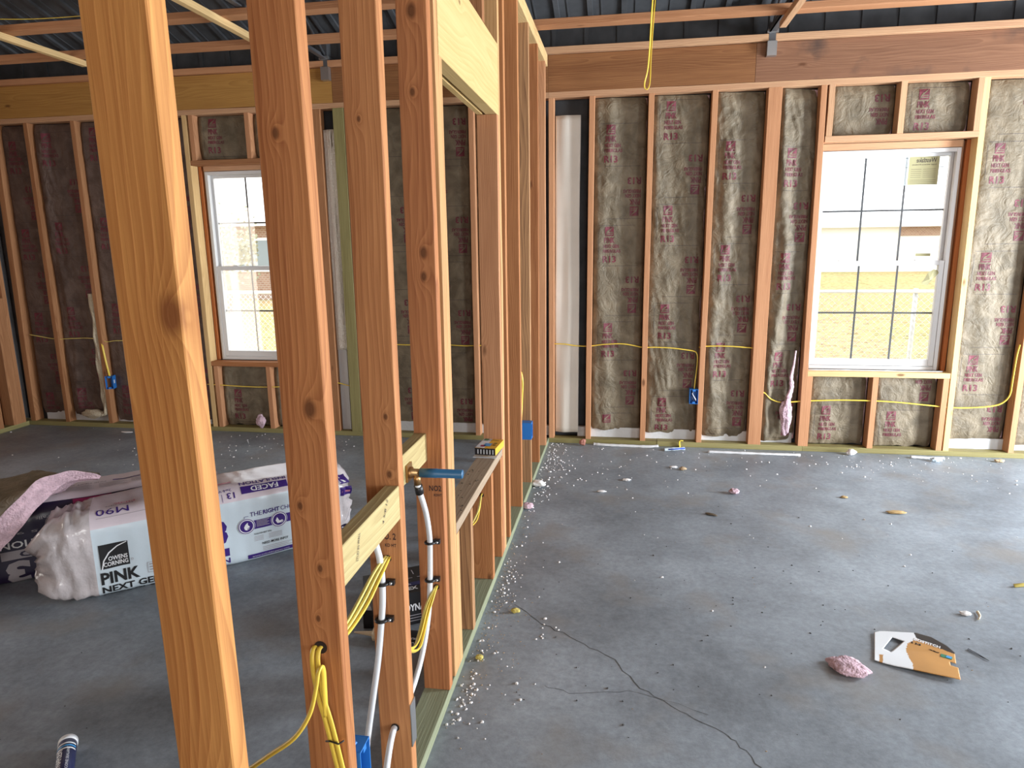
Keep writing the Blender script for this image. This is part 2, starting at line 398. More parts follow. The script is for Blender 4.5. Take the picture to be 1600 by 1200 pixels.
# lumber: box with long axis local Z, eased edges, slight bow
def board(name, lo, hi, axis, mat, label, cat='board', group='', lean=(0, 0), bow=.0015, holes=(), parent=None, stamps=()):
    lo = Vector(lo); hi = Vector(hi); c = (lo+hi)/2; d = hi-lo
    if axis == 'z': sx, sy, L = d.x, d.y, d.z
    elif axis == 'x': sx, sy, L = d.z, d.y, d.x
    else: sx, sy, L = d.x, d.z, d.y
    e = min(.0018, sx*.12, sy*.12); prof = []
    for (px, py, ax, ay) in ((1, 1, 0, -1), (-1, 1, 1, 0), (-1, -1, 0, 1), (1, -1, -1, 0)):
        X = px*sx/2; Y = py*sy/2
        if (px, py) == (1, 1): prof += [(X, Y-e), (X-e, Y)]
        elif (px, py) == (-1, 1): prof += [(X+e, Y), (X, Y-e)]
        elif (px, py) == (-1, -1): prof += [(X, Y+e), (X+e, Y)]
        else: prof += [(X-e, Y), (X, Y+e)]
    n = max(2, int(L/.3)); vs = []; sd = random.random()*100
    for i in range(n+1):
        z = -L/2+L*i/n; q = 1-(2*i/n-1)**2
        bx = bow*q*noise.noise(Vector((sd, i*.4, 0)))*2; by = bow*q*noise.noise(Vector((sd+9, i*.4, 0)))*2
        vs += [(x+bx+lean[0]*z, y+by+lean[1]*z, z) for x, y in prof]
    fs = []
    for i in range(n):
        for k in range(8): fs.append((i*8+k, i*8+(k+1) % 8, (i+1)*8+(k+1) % 8, (i+1)*8+k))
    fs.append(tuple(range(7, -1, -1))); fs.append(tuple(n*8+k for k in range(8)))
    mb = MB(); mb.add(vs, fs)
    mats = [mat, HOLE, STAMP]
    for (hx, hz, hr) in holes:     # dark bored holes on the face towards -y (vertical boards only)
        zz = hz-c.z; by = -sy/2-.0012+lean[1]*zz; N = 16
        mb.add([(hx-c.x+math.cos(2*math.pi*k/N)*hr, by-.0006, zz+math.sin(2*math.pi*k/N)*hr) for k in range(N)], [tuple(range(N))], 1)
    for (txt, tx, tz, tw, th) in stamps:
        ptext(mb, txt, tx-c.x, tz-c.z, tw, th, lambda u, v: (u, -sy/2-.0015+lean[1]*v, v), 2, bold=.02, maxlen=.2)
    o = mb.build(name, mats, parent)
    o.location = c
    if axis == 'x': o.rotation_euler = (0, H, 0)
    if axis == 'y': o.rotation_euler = (-H, 0, 0)
    if parent is None: tag(o, label, cat, group or None)
    return o

# ---------------------------------------------------------------- the setting
def slab(name, lo, hi, mat, bev=0):
    mb = MB(); mb.box(lo, hi); return struct(mb.build(name, mat))
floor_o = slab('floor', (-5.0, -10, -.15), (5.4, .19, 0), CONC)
def crack(pts, w=.0022):
    mb = MB(); P = []
    for a, b in zip(pts[:-1], pts[1:]):
        for k in range(5):
            t = k/5; P.append((a[0]+(b[0]-a[0])*t+random.uniform(-.008, .008), a[1]+(b[1]-a[1])*t+random.uniform(-.008, .008)))
    P.append(pts[-1])
    for a, b in zip(P[:-1], P[1:]):
        dx, dy = b[0]-a[0], b[1]-a[1]; L = math.hypot(dx, dy); nx, ny = -dy/L*w*random.uniform(.4, 1), dx/L*w*random.uniform(.4, 1)
        mb.add([(a[0]-nx, a[1]-ny, .0006), (b[0]-nx, b[1]-ny, .0006), (b[0]+nx, b[1]+ny, .0006), (a[0]+nx, a[1]+ny, .0006)], [(0, 1, 2, 3)])
    mb.build('floor_crack', CRACK, floor_o)
crack([(.12, -2.42), (.26, -2.56), (.395, -2.654), (.544, -2.758), (.634, -2.913), (.756, -3.011), (.886, -3.098), (.934, -3.16), (.976, -3.231)])
crack([(.3, -2.95), (.42, -2.98), (.6, -2.93), (.85, -3.02)], .001)
crack([(-2.9, -1.2), (-2.4, -1.1), (-1.9, -1.0), (-1.2, -1.05)], .0015)

# far wall outer skin (metal siding with ribs), cut around the two windows
WX = ((-2.79, -1.85), (1.855, 2.80)); WZ0, WZ1 = .597, 2.15
mb = MB(); Y0, Y1 = .165, .175
xs = [-4.9, WX[0][0], WX[0][1], WX[1][0], WX[1][1], 5.3]
for i in range(5):
    if i in (1, 3): mb.box((xs[i], Y0, -.12), (xs[i+1], Y1, WZ0)); mb.box((xs[i], Y0, WZ1), (xs[i+1], Y1, 3.1))
    else: mb.box((xs[i], Y0, -.12), (xs[i+1], Y1, 3.1))
x = -4.8
while x < 5.2:
    if not any(a-.05 < x < b+.05 for a, b in WX): mb.box((x, Y0-.012, 0), (x+.03, Y0, 3.08))
    else: mb.box((x, Y0-.012, 2.3), (x+.03, Y0, 3.08))
    x += .229
struct(mb.build('wall_far', ROOFM))
mb = MB()
for a, b in ((-4.5, -2.9), (-1.45, 0), (.215, 1.80), (2.85, 4.9)): mb.box((a, .075, .038), (b, .11, .115))
struct(mb.build('baseboard_far', WHITEF))
# left wall skin, with the door opening lower towards the viewer
mb = MB(); mb.box((-4.86, -2.7, -.1), (-4.84, .12, 4.75)); mb.box((-4.86, -10, -.1), (-4.84, -3.7, 4.75)); mb.box((-4.86, -3.7, 2.15), (-4.84, -2.7, 4.75))
struct(mb.build('wall_left', FIR2))
mb = MB(); mb.box((5.2, -.98, -.1), (5.3, .14, 4.75)); mb.box((5.2, -9.6, -.1), (5.3, -5.52, 4.75)); mb.box((5.2, -3.98, -.1), (5.3, -1.92, 4.75)); mb.box((5.2, -5.52, -.1), (5.3, -3.98, .83)); mb.box((5.2, -5.52, 2.17), (5.3, -3.98, 4.75)); mb.box((5.2, -1.92, 2.12), (5.3, -.98, 4.75))  # raised gap nearer the viewer is made up for the added fill
struct(mb.build('wall_right', FIR2))
mb = MB(); mb.box((-4.9, -9.7, -.1), (.8, -9.6, 5)); mb.box((4.0, -9.7, -.1), (5.3, -9.6, 5)); mb.box((.8, -9.7, 2.6), (4.0, -9.6, 5))
struct(mb.build('wall_back', FIR2))
# metal roof, sloping up from the eave of the far wall towards the viewer; ribs run up the slope
mb = MB(); SL = .30
def rz(y): return 3.06+(.1-y)*SL if y > -4.9 else 3.06+5*SL-(-4.9-y)*SL*.0
def roofstrip(x0, x1, dz0, dz1, ya=.35, yb=-9.8):
    mb.add([(x0, ya, rz(ya)+dz0), (x1, ya, rz(ya)+dz0), (x1, -4.9, rz(-4.9)+dz0), (x0, -4.9, rz(-4.9)+dz0), (x0, yb, rz(-4.9)+dz0), (x1, yb, rz(-4.9)+dz0),
            (x0, ya, rz(ya)+dz1), (x1, ya, rz(ya)+dz1), (x1, -4.9, rz(-4.9)+dz1), (x0, -4.9, rz(-4.9)+dz1), (x0, yb, rz(-4.9)+dz1), (x1, yb, rz(-4.9)+dz1)],
           [(0, 1, 2, 3), (3, 2, 5, 4), (9, 8, 7, 6), (10, 11, 8, 9), (0, 3, 9, 6), (3, 4, 10, 9), (2, 1, 7, 8), (5, 2, 8, 11), (1, 0, 6, 7), (4, 5, 11, 10)])
roofstrip(-5.1, 5.5, 0, .02)
x = -5
while x < 5.4:
    roofstrip(x, x+.035, -.02, 0); roofstrip(x+.09, x+.10, -.006, 0); x += .229
struct(mb.build('ceiling', ROOFM))

# ---------------------------------------------------------------- far wall framing
FW = 'framing boards of the far wall'
FS = 'upright studs of the far wall'
def fb(lo, hi, mat, label, name='framing_board'): return board(name, lo, hi, 'x', mat, label, 'board', FW)
def fs(x, z0, z1, mat, label, w=.038, y1=.089, lean=0, **k):
    return board('wall_stud', (x-w/2, 0, z0), (x+w/2, y1, z1), 'z', mat, label, 'stud', FS, lean=(lean, 0), **k)
fb((-4.82, -.002, 0), (-.092, .087, .038), TREAT, 'greenish treated bottom plate along the far wall left of the partition', 'bottom_plate')
fb((.002, -.002, 0), (.82, .087, .038), TREAT, 'treated bottom plate of the far wall from the partition to the first joint', 'bottom_plate')
fb((.822, -.004, 0), (1.86, .087, .039), TREAT, 'middle treated bottom plate of the far wall, under the wide stud', 'bottom_plate')
fb((1.862, -.002, 0), (4.9, .087, .038), TREAT, 'treated bottom plate running under the right window', 'bottom_plate')
fb((-4.82, 0, 2.512), (-.001, .089, 2.55), LEDGE, 'thin top plate over the left part of the far wall, above the left window', 'top_plate')
fb((.0, 0, 2.512), (4.9, .089, 2.55), LEDGE, 'thin top plate over the right part of the far wall, above the right window', 'top_plate')
fb((-4.82, .0, 2.551), (-1.60, .04, 2.792), HDR_Y, 'wide golden yellow header beam high on the far wall at the left', 'header_beam')
fb((-1.598, .0, 2.551), (-.001, .04, 2.792), HDR_O, 'wide orange header beam seen between the partition studs', 'header_beam')
fb((.0, .0, 2.551), (1.385, .04, 2.792), HDR_O, 'wide orange brown header beam behind the hanging yellow cable', 'header_beam')
fb((1.387, .0, 2.551), (4.9, .04, 2.792), HDR_B, 'wide brown header beam with dark stains above the right window', 'header_beam')
fb((-4.82, -.035, 2.794), (-.05, .06, 2.835), PINKISH, 'narrow ledger board lying on the header at the left', 'ledger_board')
fb((-.048, -.035, 2.794), (4.9, .06, 2.835), LEDGE, 'narrow ledger board with a wavy bark edge lying on the header at the right', 'ledger_board')

fs(.02, .038, 2.512, PINKISH, 'far wall stud in the corner just right of the partition end')
fs(.303, .038, 2.512, PINKISH, 'far wall stud right of the white batt back, second from the partition corner', lean=.002)
fs(.712, .038, 2.512, PINKISH, 'slender far wall stud between the first two pairs of kraft batts')
fs(1.13, .038, 2.512, PINKISH, 'far wall stud with the open blue outlet box on its left side', lean=.004)
board('wide_stud', (1.478, -.001, .038), (1.567, .088, 2.512), 'z', PINKISH, 'wide smooth post left of the right window, broadest upright of the far wall', 'stud', FS)
fs(1.838, .038, 2.512, PINKISH, 'full height stud directly left of the right window', lean=-.008)
fs(2.815, .038, 2.512, PALE, 'full height stud directly right of the right window', lean=-.006)
fs(3.24, .038, 2.512, PINKISH, 'last far wall stud at the right edge of the photo')
fs(3.65, .038, 2.512, PINKISH, 'far wall stud outside the right edge of the photo')
# right window rough opening
fb((1.857, 0, 2.152), (2.796, .089, 2.19), LEDGE, 'flat framing board across the top of the right window', 'window_header')
fb((1.857, 0, .557), (2.796, .089, .595), PALE, 'flat sill board under the right window with torn foam on it', 'window_sill_board')
for xx, nm in ((1.878, 'left'), (2.318, 'middle'), (2.775, 'right')):
    fs(xx, 2.19, 2.512, LEDGE, 'short cripple stud above the right window, %s of three' % nm)
    fs(xx, .038, .557, PINKISH, 'short cripple stud below the right window, %s of three' % nm)
# jamb liner boards of the rough openings (narrow boards that show bright inside the opening)
def jamb(x0, x1, side, which, mat, y0=.0905, y1=.16):
    board('jamb_board', (x0, y0, .597), (x1, y1, 2.15), 'z', mat, 'thin jamb board at the %s side of the %s window opening' % (side, which), 'board', FW, bow=0)
jamb(1.842, 1.860, 'left', 'right', FIR); jamb(2.748, 2.766, 'inner right', 'right', LEDGE, .12); jamb(2.768, 2.796, 'outer right', 'right', ORJ)
jamb(-2.80, -2.776, 'outer left', 'left', ORJ); jamb(-2.774, -2.757, 'inner left', 'left', PALE, .12); jamb(-1.862, -1.85, 'right', 'left', FIR)
for a, b, nm in ((1.862, 2.746, 'right'), (-2.755, -1.864, 'left')):
    fb((a, .0905, 2.106), (b, .16, 2.150), LEDGE, 'packing board across the top of the %s window unit' % nm, 'packing_board')
# left part of the far wall
fs(-4.55, .038, 2.512, FIR2, 'far wall stud in the left corner of the room', w=.05, lean=.02)
fs(-4.225, .038, 2.512, FIR2, 'slim far wall stud second from the left corner', lean=.004)
fs(-3.80, .038, 2.512, FIR2, 'far wall stud carrying the left blue outlet box, with torn wool beside it', lean=.006)
fs(-3.39, .038, 2.512, FIR2, 'far wall stud hidden behind the nearest partition stud')
fs(-2.82, .038, 2.512, PALE, 'full height stud directly left of the left window')
fs(-1.83, .038, 2.512, FIR2, 'full height stud directly right of the left window')
fb((-2.80, 0, 2.142), (-1.85, .089, 2.18), FIR2, 'flat framing board across the top of the left window', 'window_header')
fb((-2.80, 0, .557), (-1.85, .089, .595), FIR, 'flat sill board under the left window', 'window_sill_board')
for xx, nm in ((-2.765, 'left'), (-2.30, 'middle'), (-1.875, 'right')):
    fs(xx, 2.18, 2.512, PINKISH, 'short cripple stud above the left window, %s of three' % nm)
    fs(xx, .038, .557, PINKISH, 'short cripple stud below the left window, %s of three' % nm)
fs(-1.738, .038, 2.512, FIR2, 'brown stud left of the shiny bubble foil', w=.06, y1=.07)
board('treated_post', (-1.605, -.005, .038), (-1.52, .12, 2.512), 'z', TREAT, 'left ply of the olive green treated post beside the bubble foil', 'post', 'plies of the green treated post')
board('treated_post', (-1.517, -.003, .038), (-1.44, .12, 2.512), 'z', TREAT, 'right ply of the olive green treated post, behind the third partition stud', 'post', 'plies of the green treated post')
fs(-.985, .038, 2.512, FIR2, 'far wall stud behind the fourth partition stud')
fs(-.56, .038, 2.512, PINKISH, 'far wall stud seen through the doorway opening of the partition, left of the jack stud')
fs(-.13, .038, 2.512, PINKISH, 'far wall stud just left of the partition end', y1=.089)

# left wall framing
LW = 'framing boards of the left side wall'
board('bottom_plate', (-4.70, -4.5, 0), (-4.61, -.01, .038), 'y', TREAT, 'treated bottom plate at the foot of the left side wall', 'board', LW)
board('side_wall_stud', (-4.70, -.075, .038), (-4.61, -.037, 2.6), 'z', FIR2, 'side wall stud nearest the left corner', 'stud', LW)
board('side_wall_stud', (-4.70, -.165, .038), (-4.605, -.08, 1.12), 'z', FIR2, 'short knotty side wall stud ending halfway up near the left corner', 'stud', LW)
board('side_wall_stud', (-4.70, -.165, 1.122), (-4.63, -.08, 2.6), 'z', PINKISH, 'upper side wall stud piece standing on the short knotty stud', 'stud', LW)
board('side_wall_stud', (-4.70, -.31, .038), (-4.61, -.255, 2.6), 'z', FIR2, 'side wall stud at the very left edge of the photo', 'stud', LW)
board('side_wall_stud', (-4.70, -.72, .038), (-4.61, -.68, 2.6), 'z', FIR2, 'side wall stud left of the photo edge', 'stud', LW)

# white batt back, bubble foil, foam offcut
mb = MB(); N = 24
for i in range(N):
    pass
def curtain(name, x0, x1, z0, z1, y, amp, mat, seed, nx=16, nz=60, th=.02, freq=(30, 1.5)):
    mb = MB(); vs = []
    def yy(u, v): return y+amp*noise.noise(Vector((u*freq[0]+seed, v*freq[1], seed)))-th*.6*math.sin(math.pi*(u-x0)/(x1-x0))
    for j in range(nz+1):
        for i in range(nx+1):
            u = x0+(x1-x0)*i/nx; v = z0+(z1-z0)*j/nz
            vs.append((u+.006*noise.noise(Vector((v*1.5, seed, i))), yy(u, v), v))
    M = len(vs); vs += [(a, b+th, c) for a, b, c in vs]
    fs_ = []
    W = nx+1
    for j in range(nz):
        for i in range(nx):
            a = j*W+i; fs_.append((a, a+1, a+1+W, a+W)); fs_.append((M+a, M+a+W, M+a+1+W, M+a+1))
    for i in range(nx): fs_.append((i, M+i, M+i+1, i+1)); a = nz*W+i; fs_.append((a, a+1, M+a+1, M+a))
    for j in range(nz): a = j*W; fs_.append((a, a+W, M+a+W, M+a)); a = j*W+nx; fs_.append((a, M+a, M+a+W, a+W))
    mb.add(vs, fs_, 0, True); return mb.build(name, mat)
tag(curtain('insulation_batt', .044, .222, .075, 2.40, .055, .012, FACEW, 3, freq=(14, .8)), 'narrow batt turned back side out, cream white, beside the partition end', 'insulation')
tag(curtain('bubble_foil', -1.705, -1.61, .70, 2.37, .035, .008, ANODE, 5, th=.008), 'narrow strip of shiny bubble foil between a brown stud and the green post', 'foil')
mb = MB(); mb.box((-1.705, .045, .04), (-1.63, .065, .72)); tag(mb.build('foam_board', WHITEF, bevel=.002), 'upright white foam board offcut below the bubble foil', 'foam board')

# ---------------------------------------------------------------- kraft batts with print
BG = 'printed kraft faced insulation batts in the far wall'
def logo(mb, u, v, s, fn, mi, mi2, rot):
    prect(mb, u, v, u+s, v+s*1.05, fn, mi)
    def g(a, b): # lighter swoosh and two lines inside the logo
        if rot: a, b = s-a, s*1.05-b
        p = fn(u+a, v+b); return (p[0], p[1]-.0012, p[2])
    pts = [(s*.08, s*.1), (s*.16, s*.1), (s*.32, s*.5), (s*.9, s*.97), (s*.86, s*1.0), (s*.24, s*.55)]
    put(mb, pts, [tuple(range(6))], g, mi2, .03)
    prect(mb, s*.3, s*.36, s*.9, s*.46, g, mi2); prect(mb, s*.2, s*.16, s*.9, s*.26, g, mi2)
def batt(x0, x1, z0, z1, label, seed, yb=.064, amp=.012, phase=0., mat=None, fold=0, start=0, cut=None):
    mb = MB(); nx = max(10, int((x1-x0)/.011)); nz = max(10, int((z1-z0)/.014))
    W = x1-x0
    def h(u, v):
        e = min(u, W-u); edge = max(0, 1-e/.035)
        a = noise.noise(Vector((u*9+seed*3.1, v*1.7, seed)))*amp
        b = abs(noise.noise(Vector((u*22+v*5+seed, v*4.5, seed+5))))*amp*.75
        c = noise.noise(Vector((u*30, v*26, seed)))*amp*.22
        vf = 1-min(1, (v if v < (z1-z0)/2 else (z1-z0)-v)/.08)
        y = yb+a*.8-b*.8+c-.016+.030*(u/W)+.018*edge**2+.016*vf**2
        if fold: y -= fold*.6*math.exp(-((u-W*.22-.03*math.sin(v*3+seed))/.04)**2)
        return y
    def fn(u, v): return (x0+u, h(u, v)-.0016, z0+v)
    vs = []; fs_ = []
    for j in range(nz+1):
        for i in range(nx+1):
            u = W*i/nx; v = (z1-z0)*j/nz
            vs.append((x0+u, h(u, v), z0+v+(.012*noise.noise(Vector((u*14, seed, 0))) if j == 0 else 0)))
    for j in range(nz):
        for i in range(nx): a = j*(nx+1)+i; fs_.append((a, a+1, a+nx+2, a+nx+1))
    mb.add(vs, fs_, 0, True)
    # wool body behind the paper
    mb.box((x0+.004, yb+.03, z0+.012), (x1-.004, .112, z1-.004), 3)
    # print: an upright block at the left and a turned block at the right, alternating down the sheet
    per = .70; v = (z1-z0)-phase
    us = min(.105, W*.26); k = start; uL = W*.2; uR = W*.92
    while v > -.3:
        def blk(items):
            for kind, a, b, ww, hh, rot in items:
                if b < .01 or b+hh > (z1-z0)-.01: continue
                if kind == 'logo': logo(mb, a, b, ww, fn, 1, 0, rot)
                elif kind == 'line': prect(mb, a, b, a+ww, b+.0022, fn, 2)
                elif kind == 'vline': prect(mb, a, b, a+.0018, b+hh, fn, 2)
                else: ptext(mb, kind, a, b, ww, hh, fn, 1, rot=rot, bold=.03, maxlen=.03)
        if k % 2 == 0:
            blk([('logo', uL+.01, v-.085, .062, 0, 0), ('PINK', uL+.005, v-.135, .075, .04, 0), ('NEXT GEN', uL, v-.172, .11, .026, 0),
                 ('FIBERGLAS', uL-.002, v-.205, .125, .024, 0), ('R13', uL-.004, v-.275, .095, .048, 0),
                 ('line', uL+.0, v-.30, W-uL-.04, 0, 0), ('line', uL-.03, v-.012, W*.7, 0, 0), ('vline', uL-.035, v-.25, 0, .22, 0)])
        else:
            blk([('R13', uR-.10, v-.075, .095, .048, 180), ('FIBERGLAS', uR-.13, v-.135, .125, .024, 180), ('NEXT GEN', uR-.115, v-.168, .11, .026, 180),
                 ('PINK', uR-.085, v-.218, .075, .04, 180), ('logo', uR-.08, v-.295, .062, 0, 180), ('line', uL+.02, v-.315, W*.7, 0, 0),
                 ('vline', uR+.008, v-.28, 0, .24, 0)])
        k += 1; v -= per/2
    o = mb.build('insulation_batt', [mat or KRAFT, INKR, INKK, PINK])
    tag(o, label, 'insulation', BG)
    return o
batt(.324, .690, .10, 2.505, 'printed kraft batt two bays right of the partition end, beside the cream white batt', 1, fold=.02, phase=.16)
batt(.733, 1.110, .09, 2.505, 'printed kraft batt left of the stud with the open blue box', 2, phase=.02, start=0, amp=.02)
batt(1.150, 1.476, .075, 2.505, 'wrinkled kraft batt between the blue box stud and the wide post', 3, phase=.3, start=0, amp=.028, fold=.02)
batt(1.57, 1.818, .06, 2.505, 'crumpled kraft batt bulging out between the wide post and the right window', 4, phase=.36, amp=.03, fold=.05, yb=.055)
batt(1.898, 2.298, 2.192, 2.508, 'small kraft batt above the right window, left bay', 5, phase=.03, start=1, amp=.008)
batt(2.338, 2.755, 2.192, 2.508, 'small kraft batt above the right window, right bay', 6, phase=.02, start=0, amp=.012)
batt(1.898, 2.298, .045, .553, 'small kraft batt below the right window, left bay', 7, phase=.20, start=0, amp=.014)
batt(2.338, 2.755, .045, .553, 'small kraft batt below the right window, right bay', 8, phase=-.12, start=1, amp=.014)
batt(2.836, 3.22, .11, 2.505, 'smooth kraft batt right of the right window', 9, phase=.02, start=1, amp=.012)
batt(3.26, 3.63, .08, 2.505, 'kraft batt at the right edge of the photo', 10, phase=.3)
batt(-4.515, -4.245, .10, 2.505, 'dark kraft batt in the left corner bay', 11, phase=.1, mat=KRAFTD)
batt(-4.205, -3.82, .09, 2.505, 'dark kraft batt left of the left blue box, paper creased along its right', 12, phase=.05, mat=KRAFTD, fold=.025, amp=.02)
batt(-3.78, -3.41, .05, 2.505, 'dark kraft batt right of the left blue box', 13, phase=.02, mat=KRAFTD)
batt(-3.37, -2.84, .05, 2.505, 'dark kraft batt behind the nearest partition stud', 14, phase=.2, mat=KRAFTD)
batt(-2.745, -2.32, 2.183, 2.508, 'small kraft batt above the left window, left bay', 15, phase=.0, start=0, amp=.01)
batt(-2.28, -1.895, 2.183, 2.508, 'small kraft batt above the left window, right bay', 16, phase=.0, start=1, amp=.01)
batt(-2.745, -2.32, .045, .553, 'small kraft batt below the left window, with a pink tuft at its foot', 17, phase=.18, start=0, amp=.016)
batt(-2.28, -1.895, .045, .553, 'small kraft batt below the left window, right bay', 18, phase=.02, start=1, amp=.012)
batt(-1.43, -1.006, .11, 2.505, 'kraft batt between the third and fourth partition studs', 19, phase=.33, start=0)
batt(-.965, -.58, .11, 2.505, 'kraft batt seen through the opening of the partition', 20, phase=.06, start=1)
batt(-.54, -.152, .11, 2.505, 'kraft batt hidden behind the far partition studs', 21, phase=.06)

# pink wool torn out beside the wide post and tufts in the walls
def tuft(name, c, size, seed, mat, label, cat='insulation tuft', flatz=.0, group=None):
    bm = bmesh.new(); bmesh.ops.create_icosphere(bm, subdivisions=4, radius=1)
    mn = 1e9
    for v in bm.verts:
        p = v.co.copy(); f = 1+.35*noise.noise(p*1.7+Vector((seed, 0, 0)))+.22*abs(noise.noise(p*4+Vector((0, seed, 0))))+.09*noise.noise(p*11)
        v.co = Vector((p.x*size[0]*f, p.y*size[1]*f, p.z*size[2]*f)); mn = min(mn, v.co.z)
    if flatz:
        for v in bm.verts: v.co.z -= mn
    me = D.meshes.new(name); bm.to_mesh(me); bm.free(); me.materials.append(mat)
    for p in me.polygons: p.use_smooth = True
    o = D.objects.new(name, me); C.objects.link(o); o.location = c; tag(o, label, cat, group); return o
tw = tuft('glass_wool', (1.732, .0, .26), (.038, .022, .125), 31, PINK, 'strip of pink glass wool spilling out left of the right window stud')
mb = MB()
pp = [(1.773, .015, .74), (1.765, .012, .64), (1.752, .006, .55), (1.758, .004, .47), (1.742, .0, .40), (1.735, 0, .33)]
mb.tube(smooth_path(pp, 10), [.006+.030*max(.1, min(1, i/40))*(.6+.9*abs(noise.noise(Vector((i*.22, 2, 1))))) for i in range(51)], seg=12, flat=.6)
st_ = mb.build('strand', PINK, tw, origin=(1.732, .0, .26)); st_.location = (0, 0, 0)
tuft('glass_wool', (-2.40, -.005, .10), (.035, .02, .05), 4, PINK, 'pink glass wool tuft at the foot of the batt below the left window')
plain('yellowish_wool', (.50, .42, .30), .9, bump=1, bscale=90)
tag(curtain('glass_wool', -3.875, -3.822, .12, 1.15, .012, .03, D.materials['yellowish_wool'], 8, nx=8, nz=90, th=.008, freq=(30, 7)), 'ragged yellowish wool edge sticking out left of the left blue box stud', 'insulation tuft')
tuft('glass_wool', (-3.97, .01, .115), (.11, .025, .035), 8, D.materials['yellowish_wool'], 'torn yellowish wool at the foot of the left blue box stud')

# ---------------------------------------------------------------- windows
def window(n, x0, x1, z0, z1):
    root = struct(empty('window_%d' % n, ((x0+x1)/2, .07, z0)))
    cx, cz = (x0+x1)/2, z0
    def L(p): return (p[0]-cx, p[1]-.07, p[2]-cz)
    q_ = .048
    def fr(name, a, b, c, d, y0, y1, t, mat, par, tb=None):
        m = MB(); tb = tb or t
        m.box(L((a, y0, c)), L((a+t, y1, d))); m.box(L((b-t, y0, c)), L((b, y1, d)))
        m.box(L((a+t, y0, c)), L((b-t, y1, c+tb))); m.box(L((a+t, y0, d-t)), L((b-t, y1, d)))
        return m.build(name, mat, par, bevel=.002)
    g = .002
    fr('window_frame', x0+g, x1-g, z0+g*.3, z1-g, .098, .164, .026, VINYL, root)
    zm = z0+.748
    a, b = x0+g+.027, x1-g-.027
    up_ = fr('upper_sash', a, b, zm-.01, z1-g-.026, .088+q_, .114+q_, .022, VINYL, root)
    lo_ = fr('lower_sash', a, b, z0+.03, zm+.02, .052+q_, .082+q_, .034, VINYL, root, .045)
    for sash, c, d, y, t in ((up_, zm+.012, z1-g-.048, .1+q_, .022), (lo_, z0+.075, zm-.014, .067+q_, .034)):
        m = MB(); m.box(L((a+t, y, c)), L((b-t, y+.003, d))); m.build('pane', GLASS, sash)
        m = MB(); ww = (b-a-2*t)/3
        for k in (1, 2): m.box(L((a+t+ww*k-.006, y+.006, c)), L((a+t+ww*k+.006, y+.011, d)))
        m.box(L((a+t, y+.0055, (c+d)/2-.006)), L((b-t, y+.0105, (c+d)/2+.006)))
        m.build('grid_bars', GRID, sash)
    m = MB()
    for q in (.2, .8): m.box(L((a+(b-a)*q-.02, .05+q_, zm+.02)), L((a+(b-a)*q+.02, .075+q_, zm+.027)))
    m.build('sash_lock', VINYL, lo_)
    return root
window(1, -2.757, -1.862, WZ0, 2.105)
window(2, 1.861, 2.747, WZ0, 2.105)
# maker's label taped inside the upper right pane, read from behind
mb = MB(); Yl = .0890
def away(o, k): o.data.transform(Matrix.Translation((.5512, -5.0342, 1.5053)) @ Matrix.Scale(k, 4) @ Matrix.Translation((-.5512, 5.0342, -1.5053)))
mb.add([(2.385, Yl, 1.866), (2.640, Yl, 1.856), (2.650, Yl, 2.068), (2.395, Yl, 2.074)], [(0, 1, 2, 3)], 1)
fl = lambda u, v: (u, Yl-.0012, v)
prect(mb, 2.425, 1.868, 2.612, 2.062, fl, 0, 1)
f2 = lambda u, v: (u, Yl-.0022, v)
ptext(mb, 'Westlake', 2.47, 2.012, .125, .03, f2, 2, mirror=True, bold=.005, maxlen=.2)
ptext(mb, 'Royal Window Products', 2.445, 1.992, .15, .010, f2, 2, mirror=True, maxlen=.2)
for k in range(5): prect(mb, 2.44, 1.968-.013*k, 2.505, 1.9695-.013*k, f2, 2, 1); prect(mb, 2.515, 1.968-.013*k, 2.595, 1.9695-.013*k, f2, 2, 1)
for k in range(3): prect(mb, 2.44, 1.898-.011*k, 2.6, 1.8995-.011*k, f2, 2, 1)
prect(mb, 2.40, 2.068, 2.645, 2.072, fl, 3, 1); prect(mb, 2.395, 2.04, 2.422, 2.043, fl, 3, 1); prect(mb, 2.395, 1.98, 2.422, 1.983, fl, 3, 1); prect(mb, 2.613, 1.98, 2.645, 1.983, fl, 3, 1)
o = mb.build('window_label', [PAPERL, LFILM, INKK, GRID]); away(o, 1.0108)
tag(o, 'yellowish maker label stuck in the upper right pane of the right window, seen reversed', 'label')
mb = MB(); mb.box((2.545, .1425, 1.394), (2.640, .1435, 1.412)); tag(mb.build('window_label', PAPERL), 'small slim sticker low in the upper sash of the right window', 'label')
mb = MB()
mb.add([(2.66, .058, 1.30), (2.635, .050, 1.306), (2.60, .046, 1.285), (2.575, .044, 1.235), (2.56, .046, 1.215), (2.60, .042, 1.195), (2.63, .046, 1.235), (2.675, .058, 1.285),
        (2.61, .036, 1.24)],
       [(0, 1, 2, 8, 6, 7), (2, 3, 4, 8), (4, 5, 6, 8)], 0)
o = mb.build('paper_flap', PAPERL); away(o, 1.0085); so = o.modifiers.new('s', 'SOLIDIFY'); so.thickness = .0012
tag(o, 'folded paper flap hanging in the lower sash of the right window, upper right corner', 'label')

